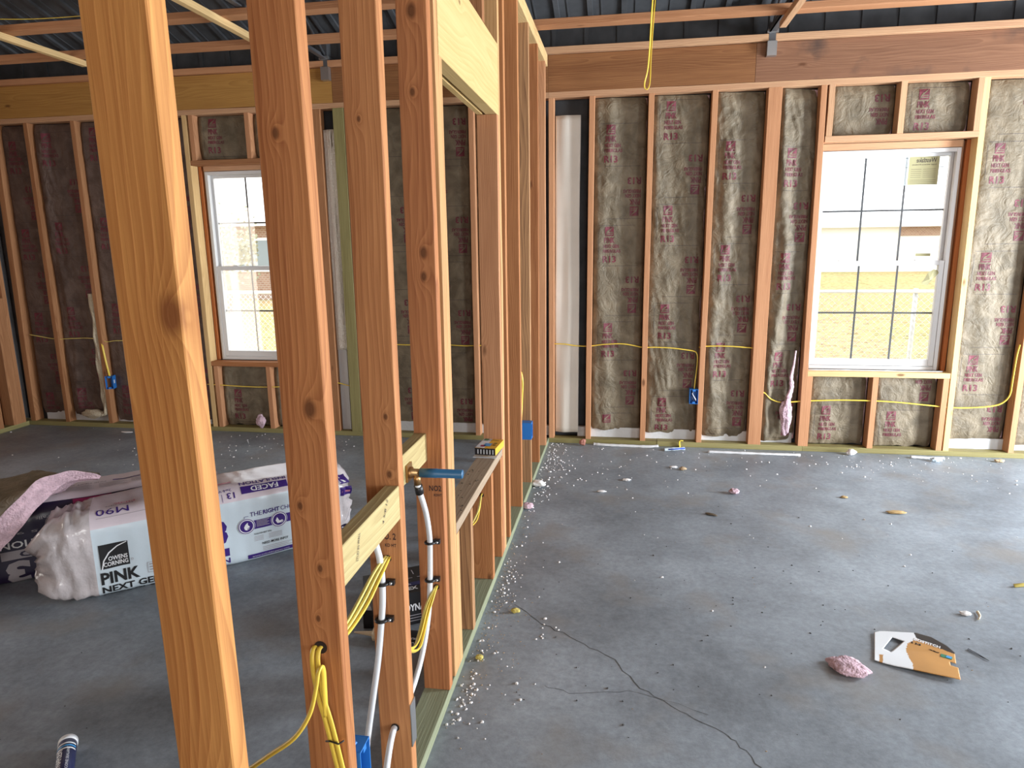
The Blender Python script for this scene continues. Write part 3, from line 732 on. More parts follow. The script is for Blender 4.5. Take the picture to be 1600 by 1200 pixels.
# ---------------------------------------------------------------- ceiling strapping, trusses
CS = 'flat ceiling strapping boards'
def strap(x0, x1, y, mat, label):
    if y == -1.17: y = -1.12
    mat = PINKISH; board('strapping_board', (x0, y-.0445, 2.80), (x1, y+.0445, 2.838), 'x', mat, label, 'board', CS)
strap(-4.85, -.06, -.575, PALE, 'flat strapping board nearest the far wall, left part over the left room')
strap(-.055, 5.1, -.575, PALE, 'flat strapping board nearest the far wall, right part above the hanging cable')
strap(-4.85, -.06, -1.17, PALE, 'second flat strapping board from the far wall, over the left room')
strap(-.055, 5.1, -1.17, PALE, 'second flat strapping board from the far wall, over the right room')
strap(-4.85, 5.1, -1.78, PALE, 'third flat strapping board from the far wall, above the photo')
TG = 'steel roof trusses'
def truss(x, label):
    r = empty('roof_truss', (x, 0, 0))
    m = MB(); m.box((-.02, -9.5, 2.842), (.02, .03, 2.850)); m.box((-.02, -9.5, 2.842), (-.014, .03, 2.885)); m.build('bottom_chord', STEEL, r)
    m = MB(); m.box((-.02, -9.5, 2.8), (-.019, -9.4, 2.81))
    m = MB(); m.tube([(0, .05, 3.0), (0, -4.9, 3.0+4.95*SL-.02)], .022, seg=4); m.build('top_chord', STEEL, r)
    ys = [0, -.55, -1.3, -2.05, -2.8, -3.6, -4.4]
    for i in range(len(ys)-1):
        a = (0, ys[i], 2.86) if i % 2 == 0 else (0, ys[i], rz(ys[i])-.08)
        b = (0, ys[i+1], rz(ys[i+1])-.08) if i % 2 == 0 else (0, ys[i+1], 2.86)
        m = MB(); m.tube([a, b], .012, seg=4); m.build('web_bar', STEEL, r)
    m = MB(); m.box((-.03, -.045, 2.70), (.03, -.001, 2.79)); m.box((-.035, -.05, 2.838), (.035, .05, 2.86)); m.build('bracket', GALV, r)
    m = MB(); m.box((-.022, -.035, 2.79), (.022, .04, 3.02)); m.build('post', STEEL, r)
    tag(r, label, 'truss', TG); return r
truss(1.475, 'dark steel roof truss meeting the far wall left of the right window')
truss(-1.63, 'dark steel roof truss meeting the far wall right of the left window')
truss(-4.74, 'dark steel roof truss over the left side wall')
board('truss_nailer', (1.44, -4.5, 2.762), (1.48, -.42, 2.80), 'y', LEDGE, 'board running towards the viewer under the right truss', 'board', 'boards under the trusses')
board('truss_nailer', (-1.78, -4.5, 2.762), (-1.74, -.62, 2.80), 'y', PALE, 'board running towards the viewer over the left room, nearer the partition', 'board', 'boards under the trusses')
board('truss_nailer', (-3.22, -4.5, 2.762), (-3.18, -.50, 2.80), 'y', PALE, 'board running towards the viewer over the left room, at the upper left of the photo', 'board', 'boards under the trusses')
for k, (yy, nm) in enumerate(((-.9, 'lowest'), (-2.1, 'middle'), (-3.3, 'highest'))):
    board('roof_purlin', (-4.9, yy-.02, rz(yy)-.12), (5.2, yy+.02, rz(yy)-.035), 'x', FIR2, '%s purlin crossing under the metal roof' % nm, 'board', 'purlins under the roof')

# ---------------------------------------------------------------- partition
PG = 'studs of the bare partition'
PB = 'framing boards of the partition'
board('bottom_plate', (-.089, -6.2, 0), (0, -.004, .038), 'y', TREATG, 'pale green treated bottom plate of the partition', 'board', PB)
board('top_plate', (-.089, -6.2, 2.705), (0, -.055, 2.742), 'y', PALE, 'lower top plate of the partition', 'board', PB)
board('top_plate', (-.089, -6.2, 2.743), (0, -.055, 2.78), 'y', PALE, 'upper top plate of the partition', 'board', PB)
K1 = wood('near_stud', (.60, .285, .085), (.36, .135, .036), knotc=(.20, .065, .02), knots=((.028, -.016, .052, .017), (.030, -.016, -.675, .018), (-.05, -.02, 1.05, .004)), auto=False, ring=70)
K2 = wood('second_stud', (.50, .215, .08), (.29, .10, .034), knots=((.015, -.019, -.165, .013), (.008, -.019, .60, .007), (.02, -.019, .78, .012), (-.01, -.019, .33, .007), (-.02, -.019, -.36, .006), (.012, -.019, -.49, .006), (.0, -.019, -.60, .005)), auto=False, ring=75)
K3 = wood('third_stud', (.53, .24, .095), (.32, .12, .044), knots=((-.015, -.019, .78, .008), (-.01, -.019, .42, .005), (.018, -.019, -.28, .006), (.02, -.019, -.43, .007)), auto=False, ring=65)
K4 = wood('fourth_stud', (.49, .205, .08), (.28, .095, .036), knots=((.0, -.019, .77, .014), (-.005, -.019, .56, .008), (.01, -.019, .115, .012), (.008, -.019, .045, .010), (-.02, -.019, -1.1, .006)), auto=False, ring=70)
def ps(yf, z0, z1, mat, label, w=.038, lean=(0, 0), x0=-.089, x1=0., **k):
    return board('partition_stud', (x0, yf, z0), (x1, yf+w, z1), 'z', mat, label, 'stud', PG, lean=lean, **k)
ps(-4.257, .038, 2.705, K1, 'nearest partition stud, big golden board with two large knots in the left foreground', lean=(-.004, 0), bow=.002)
ps(-3.872, .038, 2.705, K2, 'second partition stud, with yellow cable coming out of a hole near its foot', holes=((-.043, .708, .014),))
ps(-3.478, .038, 2.705, K3, 'third partition stud, between the two short blocks', holes=((-.040, .712, .010), (-.044, .212, .012)), stamps=(('NO. 2', -.06, .765, .045, .018), ('KD HT', -.045, .745, .03, .009)))
ps(-3.07, .038, 2.705, K4, 'fourth partition stud, just left of the wide header', holes=((-.033, .415, .010),), stamps=(('NO2', -.045, .745, .04, .019), ('KDHT', -.03, .728, .026, .008)))
ps(-4.66, .038, 2.705, FIR, 'partition stud beside the viewer, left of the photo')
ps(-2.995, .038, 2.705, FPALE, 'king stud at the near side of the partition opening', w=.037)
ps(-2.957, .038, 2.054, FPALE, 'jack stud carrying the near end of the wide header', w=.037)
ps(-2.018, .038, 2.054, PINKISH, 'jack stud under the far end of the wide header', w=.037)
ps(-1.978, .038, 2.705, FPALE, 'king stud at the far side of the partition opening', w=.036)
ps(-1.84, .038, 2.705, FIR, 'partition stud just behind the far king stud')
ps(-1.4255, .038, 2.705, FIR, 'smooth reddish partition stud first beyond the opening')
ps(-1.019, .038, 2.705, OSB, 'rough partition stud with wavy bark grain carrying the blue outlet box', holes=((-.063, .745, .012),))
ps(-.6125, .038, 2.705, FIR, 'partition stud second from the far wall')
ps(-.206, .038, 2.705, PINKISH, 'partition stud closest to the far wall')
# sill of the pass-through and its cripples
board('sill_board', (-.089, -2.918, .532), (0, -2.019, .570), 'y', DUSTY, 'flat sill board of the partition opening, dusty, with the yellow carton on its far end', 'board', PB)
ps(-2.917, .038, .531, FPALE, 'cripple stud against the near jack stud below the sill board')
ps(-2.701, .038, .531, OSB, 'rough short cripple stud below the near end of the sill board')
ps(-2.29, .038, .531, FIR, 'short cripple stud below the middle of the sill board', holes=((-.045, .435, .010),))
ps(-2.066, .038, .531, FIR, 'short cripple stud below the far end of the sill board')
# header of two plies with a gap
hr = empty('door_header', (-.045, -2.46, 2.055)); tag(hr, 'wide pale two ply header over the partition opening', 'header')
for a, b in ((-.006, .045), (-.044, -.018)):
    o = board('header_ply', (a, -.495, 0), (b, .48, .286), 'y', wood('header_ply_%d' % (a*1000), (.64, .45, .20), (.52, .34, .13), knots=((.0, .02, .1, .008), (.02, -.09, -.2, .01)), ring=55), None, parent=hr, bow=0)
for yy, nm in ((-2.68, 'near'), (-2.29, 'middle')):
    ps(yy, 2.342, 2.704, FIR2, 'short stud above the wide header, %s one' % nm)
# blocks between studs
board('blocking', (-.038, -3.834, .823), (-.0005, -3.479, .912), 'y', BLOCKW, 'pale block with pencil writing nailed between second and third partition studs', 'board', 'short blocks between studs')
board('blocking', (-.086, -3.439, .845), (-.048, -3.071, .934), 'y', BLOCKW, 'pale block between third and fourth partition studs, carrying the brass valve', 'board', 'short blocks between studs')
mb = MB()
ff = lambda u, v: (.0012, u, v)
bk = D.objects['blocking']
for (u, v, t_, a) in ((-3.76, .845, 'STUD IN WALL', 1.25), (-3.60, .86, '4 5/8 12', .9)):
    mb = MB(); ptext(mb, t_, u, v, .06, .011, ff, 0, ang=a, maxlen=.2); o = mb.build('pencil_writing', INKK, bk)
    o.matrix_parent_inverse = Matrix.LocRotScale(bk.location, bk.rotation_euler.to_quaternion(), None).inverted()
# protecting plate
mb = MB(); mb.box((.0005, -3.478, .155), (.003, -3.440, .285)); mb.build('nail_plate', GALV); tag(D.objects['nail_plate'], 'grey steel nail plate on the edge of the third partition stud near its foot', 'plate')

# ---------------------------------------------------------------- pipes, valve, boxes, cables
mb = MB()
p1 = [(-.024, -3.262, .860), (-.021, -3.262, .838), (-.020, -3.25, .810), (-.020, -3.22, .765), (-.026, -3.17, .699), (-.035, -3.12, .609), (-.044, -3.095, .52), (-.048, -3.093, .437), (-.054, -3.095, .35), (-.060, -3.12, .273),
      (-.062, -3.18, .215), (-.058, -3.28, .19), (-.048, -3.42, .20), (-.044, -3.50, .212), (-.02, -3.62, .20), (.01, -3.75, .15), (.03, -3.90, .05)]
mb.tube(smooth_path(p1, 6), .0085, seg=12)
pipe1 = mb.build('water_pipe', PEX); tag(pipe1, 'white plastic water pipe curving down from the brass valve along the fourth stud', 'pipe', 'white water pipes')
mb = MB()
p2 = [(-.042, -3.55, .835), (-.047, -3.54, .81), (-.050, -3.53, .775), (-.050, -3.51, .728), (-.052, -3.495, .661), (-.054, -3.495, .598), (-.060, -3.495, .542), (-.073, -3.50, .432), (-.090, -3.51, .322), (-.107, -3.52, .21), (-.113, -3.54, .127), (-.118, -3.55, .03)]
mb.tube(smooth_path(p2, 6), .0085, seg=12)
pipe2 = mb.build('water_pipe', PEX); tag(pipe2, 'white plastic water pipe clamped to the third partition stud below the near block', 'pipe', 'white water pipes')
def clamp(c, par, nm='pipe_clamp'):
    m = MB(); pts = [(c[0]+.0135*math.cos(a), c[1]+.0135*math.sin(a)-.001, c[2]) for a in [2*math.pi*k/16 for k in range(17)]]
    m.tube(pts, .0042, seg=6, flat=1.3, cap=False, ups=(0, 0, 1)); m.box((c[0]+.010, c[1]+.002, c[2]-.007), (c[0]+.03, c[1]+.014, c[2]+.007))
    m.tube([(c[0]+.022, c[1]-.004, c[2]), (c[0]+.022, c[1]+.004, c[2])], .004, mi=1, seg=8)
    return m.build(nm, [BLK, GALV], par)
clamp((-.0375, -3.108, .588), pipe1); clamp((-.047, -3.092, .450), pipe1)
m = MB(); m.tube([(-.021, -3.258, .832), (-.020, -3.248, .806)], .0125, seg=12); m.build('crimp_ring', BLK, pipe1)
clamp((-.052, -3.494, .650), pipe2); clamp((-.060, -3.494, .545), pipe2)
vr = empty('stub_valve', (-.047, -3.262, .872)); tag(vr, 'brass stub fitting with a long blue protecting tube pointing out of the partition', 'valve')
m = MB(); m.tube([(0, 0, 0), (.012, 0, 0), (.014, 0, 0), (.04, 0, 0)], [.017, .017, .0115, .0115], seg=14); m.tube([(.025, 0, -.002), (.026, 0, -.036)], .0105, seg=12)
m.box((0, -.022, -.024), (.005, .022, .026)); m.build('brass_fitting', BRASS, vr)
m = MB(); m.tube([(.036, 0, 0), (.085, 0, .0008), (.086, 0, .0008), (.158, 0, .0015), (.160, 0, .0015)], [.0135, .0135, .0128, .0128, .0115], seg=18); m.build('blue_tube', BLUED, vr)

def obox(name, loc, size, open_, label, parent=None, cable=None):
    """outlet box open towards open_ ('-y' or '+x'); size=(x,y,z); loc = centre"""
    sx, sy, sz = [s/2 for s in size]; t = .003; m = MB()
    if open_ == '-y':
        m.box((-sx, sy-t, -sz), (sx, sy, sz))
        for lo, hi in (((-sx, -sy, -sz), (-sx+t, sy-t, sz)), ((sx-t, -sy, -sz), (sx, sy-t, sz)), ((-sx+t, -sy, -sz), (sx-t, sy-t, -sz+t)), ((-sx+t, -sy, sz-t), (sx-t, sy-t, sz))): m.box(lo, hi)
        m.box((-.01, -sy, sz-.016), (.01, -sy+.01, sz-t)); m.box((-.01, -sy, -sz+t), (.01, -sy+.01, -sz+.016))
    else:
        m.box((-sx, -sy, -sz), (-sx+t, sy, sz))
        for lo, hi in (((-sx+t, -sy, -sz), (sx, -sy+t, sz)), ((-sx+t, sy-t, -sz), (sx, sy, sz)), ((-sx+t, -sy+t, -sz), (sx, sy-t, -sz+t)), ((-sx+t, -sy+t, sz-t), (sx, sy-t, sz))): m.box(lo, hi)
        m.box((sx-.01, -.008, sz-.016), (sx, .008, sz-t)); m.box((sx-.01, -.008, -sz+t), (sx, .008, -sz+.016))
    o = m.build(name, BLUE, bevel=.001); o.location = loc; tag(o, label, 'outlet box', 'blue plastic outlet boxes'); return o
b1 = obox('outlet_box', (1.077, .03, .39), (.062, .07, .11), '-y', 'blue outlet box on the right part of the far wall, open with bent wire inside')
m = MB(); m.tube([(.005, .02, .035), (-.012, -.025, .02), (.012, -.03, -.02), (.018, -.02, -.035)], .004, seg=6); m.tube([(-.01, .02, .03), (-.02, -.025, .0), (.0, -.028, -.03)], .003, mi=1, seg=6)
m.build('wire_ends', [WINK, BLK], b1)
b2 = obox('outlet_box', (-3.765, .012, .40), (.062, .07, .11), '-y', 'blue outlet box on the left part of the far wall'); b2.rotation_euler = (0, 0, .35)
m = MB(); m.box((.0315, -.02, -.01), (.0325, .0, .02)); m.build('sticker', WINK, b2)
b3 = obox('outlet_box', (-.028, -1.055, .39), (.08, .065, .105), '+x', 'solid blue outlet box on the side of the rough partition stud')
m = MB(); m.box((-.033, -.0335, -.018), (-.018, -.0328, .018)); m.box((-.029, -.034, -.011), (-.022, -.0334, .011), 1); m.build('sticker', [WINK, BLUE], b3)
b4 = obox('outlet_box', (-.030, -3.795, .365), (.068, .055, .115), '+x', 'large blue outlet box low between second and third studs, at the bottom of the photo')
m = MB(); m.tube([(.0, -.030, .053), (.018, -.008, .070)], .004, seg=6); m.tube([(.0, -.030, .053), (-.003, -.033, .050)], .007, seg=8); m.build('nail', BLUE, b4)
m = MB(); m.box((-.028, -.020, .0576), (.015, -.010, .0582)); m.build('knockout', HOLE, b4)

def cable(pts, label, r=.0058, flat=.5, mat=None, ups=None, group='yellow electrical cables', parent=None, k=6, name='electrical_cable'):
    m = MB(); m.tube(smooth_path(pts, k), r, seg=8, flat=flat, ups=ups); o = m.build(name, mat or YEL, parent)
    if parent is None: tag(o, label, 'cable', group)
    return o
# far wall, right part
Yw = .022
def fy(pts, y=Yw): return [(a, y, z) for a, z in pts]
cable(fy([(.04, .769), (.12, .768), (.20, .757), (.30, .755), (.40, .768), (.535, .775), (.62, .765), (.70, .75), (.78, .752), (.90, .748), (1.0, .737), (1.07, .725), (1.09, .70), (1.094, .66), (1.092, .60), (1.085, .52), (1.08, .44)]), 'yellow cable through the far wall studs dropping into the open blue box', r=.005)
cable(fy([(1.10, .755), (1.16, .764), (1.30, .766), (1.45, .757), (1.50, .75)]), 'short yellow cable run left of the wide post', r=.005)
cable(fy([(1.53, .44), (1.58, .425), (1.62, .385), (1.68, .362), (1.74, .362), (1.84, .372), (1.95, .379), (2.1, .386), (2.25, .387), (2.37, .385), (2.5, .378), (2.62, .368), (2.75, .357), (2.84, .35), (2.95, .352), (3.08, .366), (3.15, .392), (3.19, .45), (3.195, .55), (3.20, .72), (3.21, .8)], .012), 'yellow cable looping low past the right window from the wide post to the last stud', r=.0055)
cable([(.99, -.012, .0), (.985, -.022, .05), (1.01, -.016, .052)], 'yellow cable stub sticking up at the bottom plate below the blue box', r=.008)
# far wall, left part
cable(fy([(-4.5, .80), (-4.40, .785), (-4.25, .765), (-4.1, .77), (-3.95, .775), (-3.86, .768), (-3.81, .758), (-3.76, .745), (-3.68, .755), (-3.55, .757), (-3.38, .757)]), 'thin cable crossing the dark batts in the left corner', mat=YEL2, r=.0035)
cable([(-3.80, .01, .74), (-3.786, -.002, .70), (-3.775, -.003, .60), (-3.765, 0, .50), (-3.765, .01, .44)], 'pair of yellow cable dropping into the left blue box', r=.008, flat=.6)
cable(fy([(-2.86, .40), (-2.75, .396), (-2.55, .388), (-2.40, .386), (-2.26, .39), (-2.0, .40), (-1.85, .42), (-1.72, .435), (-1.62, .415), (-1.5, .39), (-1.4, .38)], .01), 'yellow cable passing under the left window towards the green post', r=.0045)
cable(fy([(-1.44, .755), (-1.2, .75), (-1.0, .748), (-.8, .752), (-.66, .746), (-.52, .75), (-.3, .75)]), 'yellow cable crossing the far wall behind the partition opening', r=.0045)
# hanging loop from the ceiling
cable([(.66, -.90, 3.25), (.675, -.86, 3.1), (.680, -.80, 2.92), (.674, -.80, 2.78), (.668, -.80, 2.6), (.660, -.80, 2.48), (.645, -.80, 2.41), (.648, -.80, 2.380), (.664, -.80, 2.378), (.674, -.80, 2.42), (.676, -.795, 2.55), (.685, -.79, 2.75), (.693, -.785, 2.9), (.69, -.86, 3.1), (.685, -.90, 3.25)], 'yellow cable loop hanging from the ceiling right of the partition', r=.006)
cable([(-3.9, -1.6, 2.86), (-3.4, -1.35, 2.845), (-3.0, -1.2, 2.85), (-2.6, -1.15, 2.86)], 'thin yellow cable lying over the strapping at the upper left corner', r=.004)
cable([(-1.24, -.3, 2.85), (-1.235, -.3, 2.7), (-1.24, -.3, 2.52), (-1.232, -.3, 2.47), (-1.222, -.3, 2.50), (-1.222, -.3, 2.85)], 'small yellow cable loop hanging between third and fourth partition studs', r=.004)
# third stud -> second stud bundle
for k, (dx, dz) in enumerate(((0, 0), (.006, -.004), (-.006, .004))):
    cable([(-.042+dx*.5, -3.46, .712), (-.043+dx, -3.49, .712+dz*.4), (-.046+dx*1.5, -3.55, .698+dz), (-.05+dx*1.5, -3.63, .672+dz*1.5), (-.052+dx, -3.72, .66+dz*1.5), (-.048+dx, -3.80, .675+dz), (-.044+dx*.5, -3.86, .70)],
          'yellow cable strand of the bundle between second and third studs, %s' % ('middle', 'lower', 'upper')[k], mat=(YEL2, YEL, YEL2)[k], r=.0085, group='strands between second and third studs')
for k, dx in enumerate((-.006, .006)):
    cable([(-.046+dx, -3.86, .707), (-.050+dx, -3.878, .708), (-.050+dx, -3.888, .69), (-.049+dx, -3.888, .65), (-.044+dx, -3.886, .60), (-.033+dx, -3.886, .55), (-.024+dx, -3.886, .50), (-.014+dx, -3.886, .44), (0+dx, -3.886, .36), (.01+dx, -3.886, .28)],
          'yellow cable stapled down the face of the second stud, %s strand' % ('left', 'right')[k], flat=.6, ups=(1, 0, 0), group='cables stapled to the second stud')
cable([(-.036, -3.886, .56), (-.034, -3.889, .62), (-.032, -3.892, .665), (-.031, -3.902, .684), (-.032, -3.914, .678), (-.035, -3.922, .65), (-.046, -3.935, .60), (-.075, -3.95, .555), (-.13, -3.955, .512), (-.185, -3.96, .470), (-.28, -3.99, .41), (-.40, -4.05, .33)],
      'yellow cable arching off the second stud and sagging to the lower left', flat=.6)
m = MB(); m.tube([(-.040, -3.8885, .502), (-.027, -3.893, .507), (-.010, -3.8935, .503), (.0, -3.888, .508)], .0018, seg=6); tag(m.build('staple', BLK), 'dark cable staple on the face of the second stud', 'staple')
# fourth stud -> third stud bundle
for k, (a, b) in enumerate(((0, 0), (.007, .010), (-.006, .004))):
    cable([(-.033, -3.05, .415), (-.034+a*.3, -3.085, .415), (-.042+a, -3.12, .393), (-.045+a, -3.16, .372-b*.3), (-.043+a, -3.22, .345-b), (-.040+a, -3.27, .338-b*1.4), (-.038+a*.5, -3.32, .352-b), (-.034, -3.40, .40), (-.038, -3.46, .44)],
          'yellow cable strand from the hole of the fourth stud, %s' % ('middle', 'right', 'left')[k], mat=(YEL, YEL, YEL2)[k], r=.007, group='strands between third and fourth studs')
for k, a in enumerate((0, .012)):
    cable([(-.045, -2.27, .437), (-.044, -2.31, .437), (-.040, -2.37, .40+a), (-.040, -2.43, .375+a*2), (-.045, -2.55, .39), (-.05, -2.67, .41)], 'yellow cable under the sill board of the partition opening, %s strand' % ('lower', 'upper')[k], mat=(YEL, YEL2)[k], group='strands under the sill board')
for k, a in enumerate((0, .010)):
    cable([(-.072, -1.39, .72-a*3), (-.066, -1.2, .725-a*2), (-.060, -1.06, .742), (-.056, -1.028, .74), (-.058+a, -1.027, .68), (-.062+a, -1.027, .60), (-.060+a*.5, -1.03, .52), (-.057, -1.045, .445), (-.05, -1.055, .42)],
          'yellow cable dropping to the blue box on the rough partition stud, %s strand' % ('left', 'right')[k], flat=.6, group='strands above the partition blue box')
# thin strand seen through the king stud gap
cable([(-.03, -1.93, .55), (-.02, -1.90, .50), (-.015, -1.9, .42)], 'pale cable stub behind the far king stud', r=.003, mat=YEL2)

# ---------------------------------------------------------------- insulation bags
def bag(name, org, ang, L, W, Hh, r, mats, label, deco, ends=(.16, .10), seed=1, shear=.25, rb=.04):
    """bag lying along local +X; front face at y=0 (towards -y); returns object. q = distance up the front"""
    arc = math.pi*r/2; arb = math.pi*rb/2; hv_ = Hh-r-rb; tw = W-2*r; bw = W-2*rb
    per = 2*arc+2*arb+2*hv_+tw+bw
    def prof(q):
        q = q % per
        if q < arb: a = q/rb; return (rb-rb*math.sin(a), rb-rb*math.cos(a), -math.sin(a), -math.cos(a))
        q -= arb
        if q < hv_: return (0, rb+q, -1, 0)
        q -= hv_
        if q < arc: a = q/r; return (r-r*math.cos(a), Hh-r+r*math.sin(a), -math.cos(a), math.sin(a))
        q -= arc
        if q < tw: return (r+q, Hh, 0, 1)
        q -= tw
        if q < arc: a = q/r; return (W-r+r*math.sin(a), Hh-r+r*math.cos(a), math.sin(a), math.cos(a))
        q -= arc
        if q < hv_: return (W, Hh-r-q, 1, 0)
        q -= hv_
        if q < arb: a = q/rb; return (W-rb+rb*math.cos(a), rb-rb*math.sin(a), math.cos(a), -math.sin(a))
        q -= arb
        return (W-rb-q, 0, 0, -1)
    def surf(s, q, off=0):
        n_, z, nn, nz_ = prof(q)
        e = 1.0; wr = .004
        d0 = s/ends[0]; d1 = (L-s)/ends[1]
        de = min(d0, d1)
        if de < 1: e = .80+.20*math.sin(max(0, de)*H) if de > .0 else .80; wr = .004+.022*(1-de)
        ww = wr*noise.noise(Vector((s*(6 if de >= 1 else 5), q*(5 if de >= 1 else 16)+seed, seed)))+((.030*(abs(noise.noise(Vector((s*26+q*3, q*3.5, seed+3))))-.25)+.012*(abs(noise.noise(Vector((s*55, q*9, seed+4))))-.25)) if de < 1 else .003*noise.noise(Vector((s*20, q*6, seed))))
        bul = .012*noise.noise(Vector((s*3, q*2, seed+9)))
        y = W/2+(n_-W/2)*e+nn*(ww+bul+off); z_ = Hh/2+(z-Hh/2)*(e*.5+.5)+nz_*(ww+bul+off)
        sag = 0
        sh = shear*y*max(0, 1-s/.45)**2
        return Vector((s+sh+(.03*noise.noise(Vector((q*9, 1, seed))) if de < .3 else 0), y, max(.001, z_)))
    m = MB(); ns, nq = 90, 84; vs = []
    for i in range(ns+1):
        for j in range(nq): vs.append(surf(L*i/ns, per*j/nq))
    fs_ = []; mi = []
    for i in range(ns):
        s = L*(i+.5)/ns
        for j in range(nq):
            j2 = (j+1) % nq; m.add([], [])
            fs_.append((i*nq+j, (i+1)*nq+j, (i+1)*nq+j2, i*nq+j2)); mi.append(deco['zone'](s, per*(j+.5)/nq, per))
    o0 = len(m.v); m.v += [tuple(v) for v in vs]
    for f, a in zip(fs_, mi): m.f.append(f); m.m.append(a); m.sm.append(True)
    for i, flip in ((0, 1), (ns, 0)):   # gathered ends: rings drawn in to a puckered centre
        prev = [i*nq+j for j in range(nq)]; sgn = -1 if flip else 1
        for kk, (sc_, dx) in enumerate(((.78, .03), (.5, .05), (.2, .04), (.04, .02))):
            ring = []
            for j in range(nq):
                v = Vector(vs[i*nq+j]); f = sc_*(1+.22*noise.noise(Vector((j*.7, kk, seed)))) if kk < 3 else sc_
                ring.append((v.x+sgn*(dx+.025*noise.noise(Vector((j*.45, kk*.8, seed+2)))), W/2+(v.y-W/2)*f, max(.002, Hh*.45+(v.z-Hh*.45)*f)))
            o1 = len(m.v); m.v += ring
            for j in range(nq):
                j2 = (j+1) % nq; f = (prev[j], o1+j, o1+j2, prev[j2])
                m.f.append(f[::-1] if flip else f); m.m.append(deco['end']); m.sm.append(True)
            prev = [o1+j for j in range(nq)]
        m.f.append(tuple(prev)); m.m.append(deco['end']); m.sm.append(True)
    fn = lambda off: (lambda u, v: surf(u, v-0, off))
    deco['draw'](m, fn, arb-rb+.013)
    o = m.build(name, mats); o.location = org; o.rotation_euler = (0, 0, ang); tag(o, label, 'insulation bag')
    return o
BM = [BAGW, FILM, BAGP, PURP, INKB, WINK, GREYINK, PINKINK, REDINK, PURPD]
def zone1(s, q, per):
    if s < .175 or s > 1.20: return 1
    if q > .34: return 2
    return 0
def draw1(m, fn, k):
    f = fn(.0022); f2 = fn(.0036); ml = .025
    # left: logo square, PINK NEXT GEN FIBERGLAS
    u, v = .195, .122+k
    prect(m, u, v, u+.112, v+.112, f, 4, ml)
    sw = [(u+.002, v+.0), (u+.012, v+.04), (u+.035, v+.074), (u+.070, v+.098), (u+.108, v+.111), (u+.108, v+.1075), (u+.072, v+.094), (u+.039, v+.070), (u+.017, v+.038), (u+.007, v+.0)]
    put(m, sw, [(0, 1, 8, 9), (1, 2, 7, 8), (2, 3, 6, 7), (3, 4, 5, 6)], f2, 5, ml)
    ptext(m, 'OWENS', u+.032, v+.034, .074, .02, f2, 5, bold=.02, maxlen=ml); ptext(m, 'CORNING', u+.012, v+.010, .094, .02, f2, 5, bold=.02, maxlen=ml)
    pdisc(m, u+.122, v+.022, .005, f, 6, .0035, 12)
    ptext(m, 'PINK', .190, .050+k, .150, .056, f, 4, bold=.035, maxlen=ml)
    ptext(m, 'NEXT GEN', .190, .008+k, .235, .032, f, 4, bold=.03, maxlen=ml)
    ptext(m, 'FIBERGLAS', .190, -.034+k, .235, .032, f, 4, bold=.03, maxlen=ml)
    for a, b, c, d in ((.372, .06, .42, .062), (.372, .108, .42, .11), (.372, .06, .374, .11), (.418, .06, .42, .11)): prect(m, a, b+k, c, d+k, f, 6, ml)
    for t in range(3): prect(m, .38, .07+k+t*.013, .412, .076+k+t*.013, f, 6, ml)
    ptext(m, 'M90', .20, .365+k, .13, .040, f, 3, rot=180, bold=0, maxlen=ml)
    ptext(m, 'PINK', .27, .44+k, .09, .022, f, 7, rot=180, bold=.02, maxlen=ml); ptext(m, 'NEXT GEN', .24, .425+k, .11, .010, f, 4, rot=180, maxlen=ml)
    prect(m, .20, .352+k, .44, .354+k, f, 6, ml)
    # hidden middle behind the near stud, then the 3 of R13
    ptext(m, 'R13', .45, .108+k, .27, .125, f, 3, bold=.045, maxlen=ml)
    prect(m, .45, .048+k, .72, .088+k, f, 3, ml); ptext(m, 'FACED', .52, .054+k, .12, .027, f2, 5, bold=.02, maxlen=ml)
    ptext(m, 'INSULATION', .45, .012+k, .27, .026, f, 3, bold=.02, maxlen=ml)
    prect(m, .45, .004+k, .72, .0055+k, f, 3, ml); ptext(m, '2 x 4 Walls 15 93', .45, -.014+k, .265, .012, f, 3, maxlen=ml)
    # upside-down band along the top
    prect(m, .80, .335+k, 1.02, .372+k, f, 3, ml); ptext(m, 'FACED', .845, .341+k, .13, .025, f2, 5, rot=180, bold=.02, maxlen=ml)
    ptext(m, 'INSULATION', .80, .380+k, .22, .022, f, 3, rot=180, bold=.02, maxlen=ml)
    ptext(m, '13', .735, .325+k, .035, .028, f, 3, rot=180, bold=.015, maxlen=ml); prect(m, .712, .315+k, .714, .352+k, f, 3, ml); ptext(m, '3', .676, .322+k, .018, .026, f, 3, rot=180, bold=.015, maxlen=ml)
    ptext(m, '2x4 Walls', .66, .36+k, .10, .014, f, 3, rot=180, maxlen=ml)
    prect(m, .70, .42+k, .77, .44+k, f, 7, ml)
    # THE RIGHT CHOICE block
    ptext(m, 'THE', .825, .222+k, .055, .022, f, 3, maxlen=ml); ptext(m, 'RIGHT', .886, .222+k, .08, .022, f, 3, bold=.03, maxlen=ml); ptext(m, 'CHOICE', .972, .222+k, .10, .022, f, 3, maxlen=ml)
    prect(m, .798, .226+k, .818, .228+k, f, 3, ml); prect(m, .798, .212+k, .80, .228+k, f, 3, ml)
    prect(m, .81, .155+k, 1.12, .20+k, f, 3, ml)
    for cx in (.805, .960, 1.115):
        pdisc(m, cx, .178+k, .040, f2, 5); pdisc(m, cx, .178+k, .038, fn(.0044), 3, .0345); pdisc(m, cx, .178+k, .030, fn(.0044), 3)
    f5 = fn(.0056)
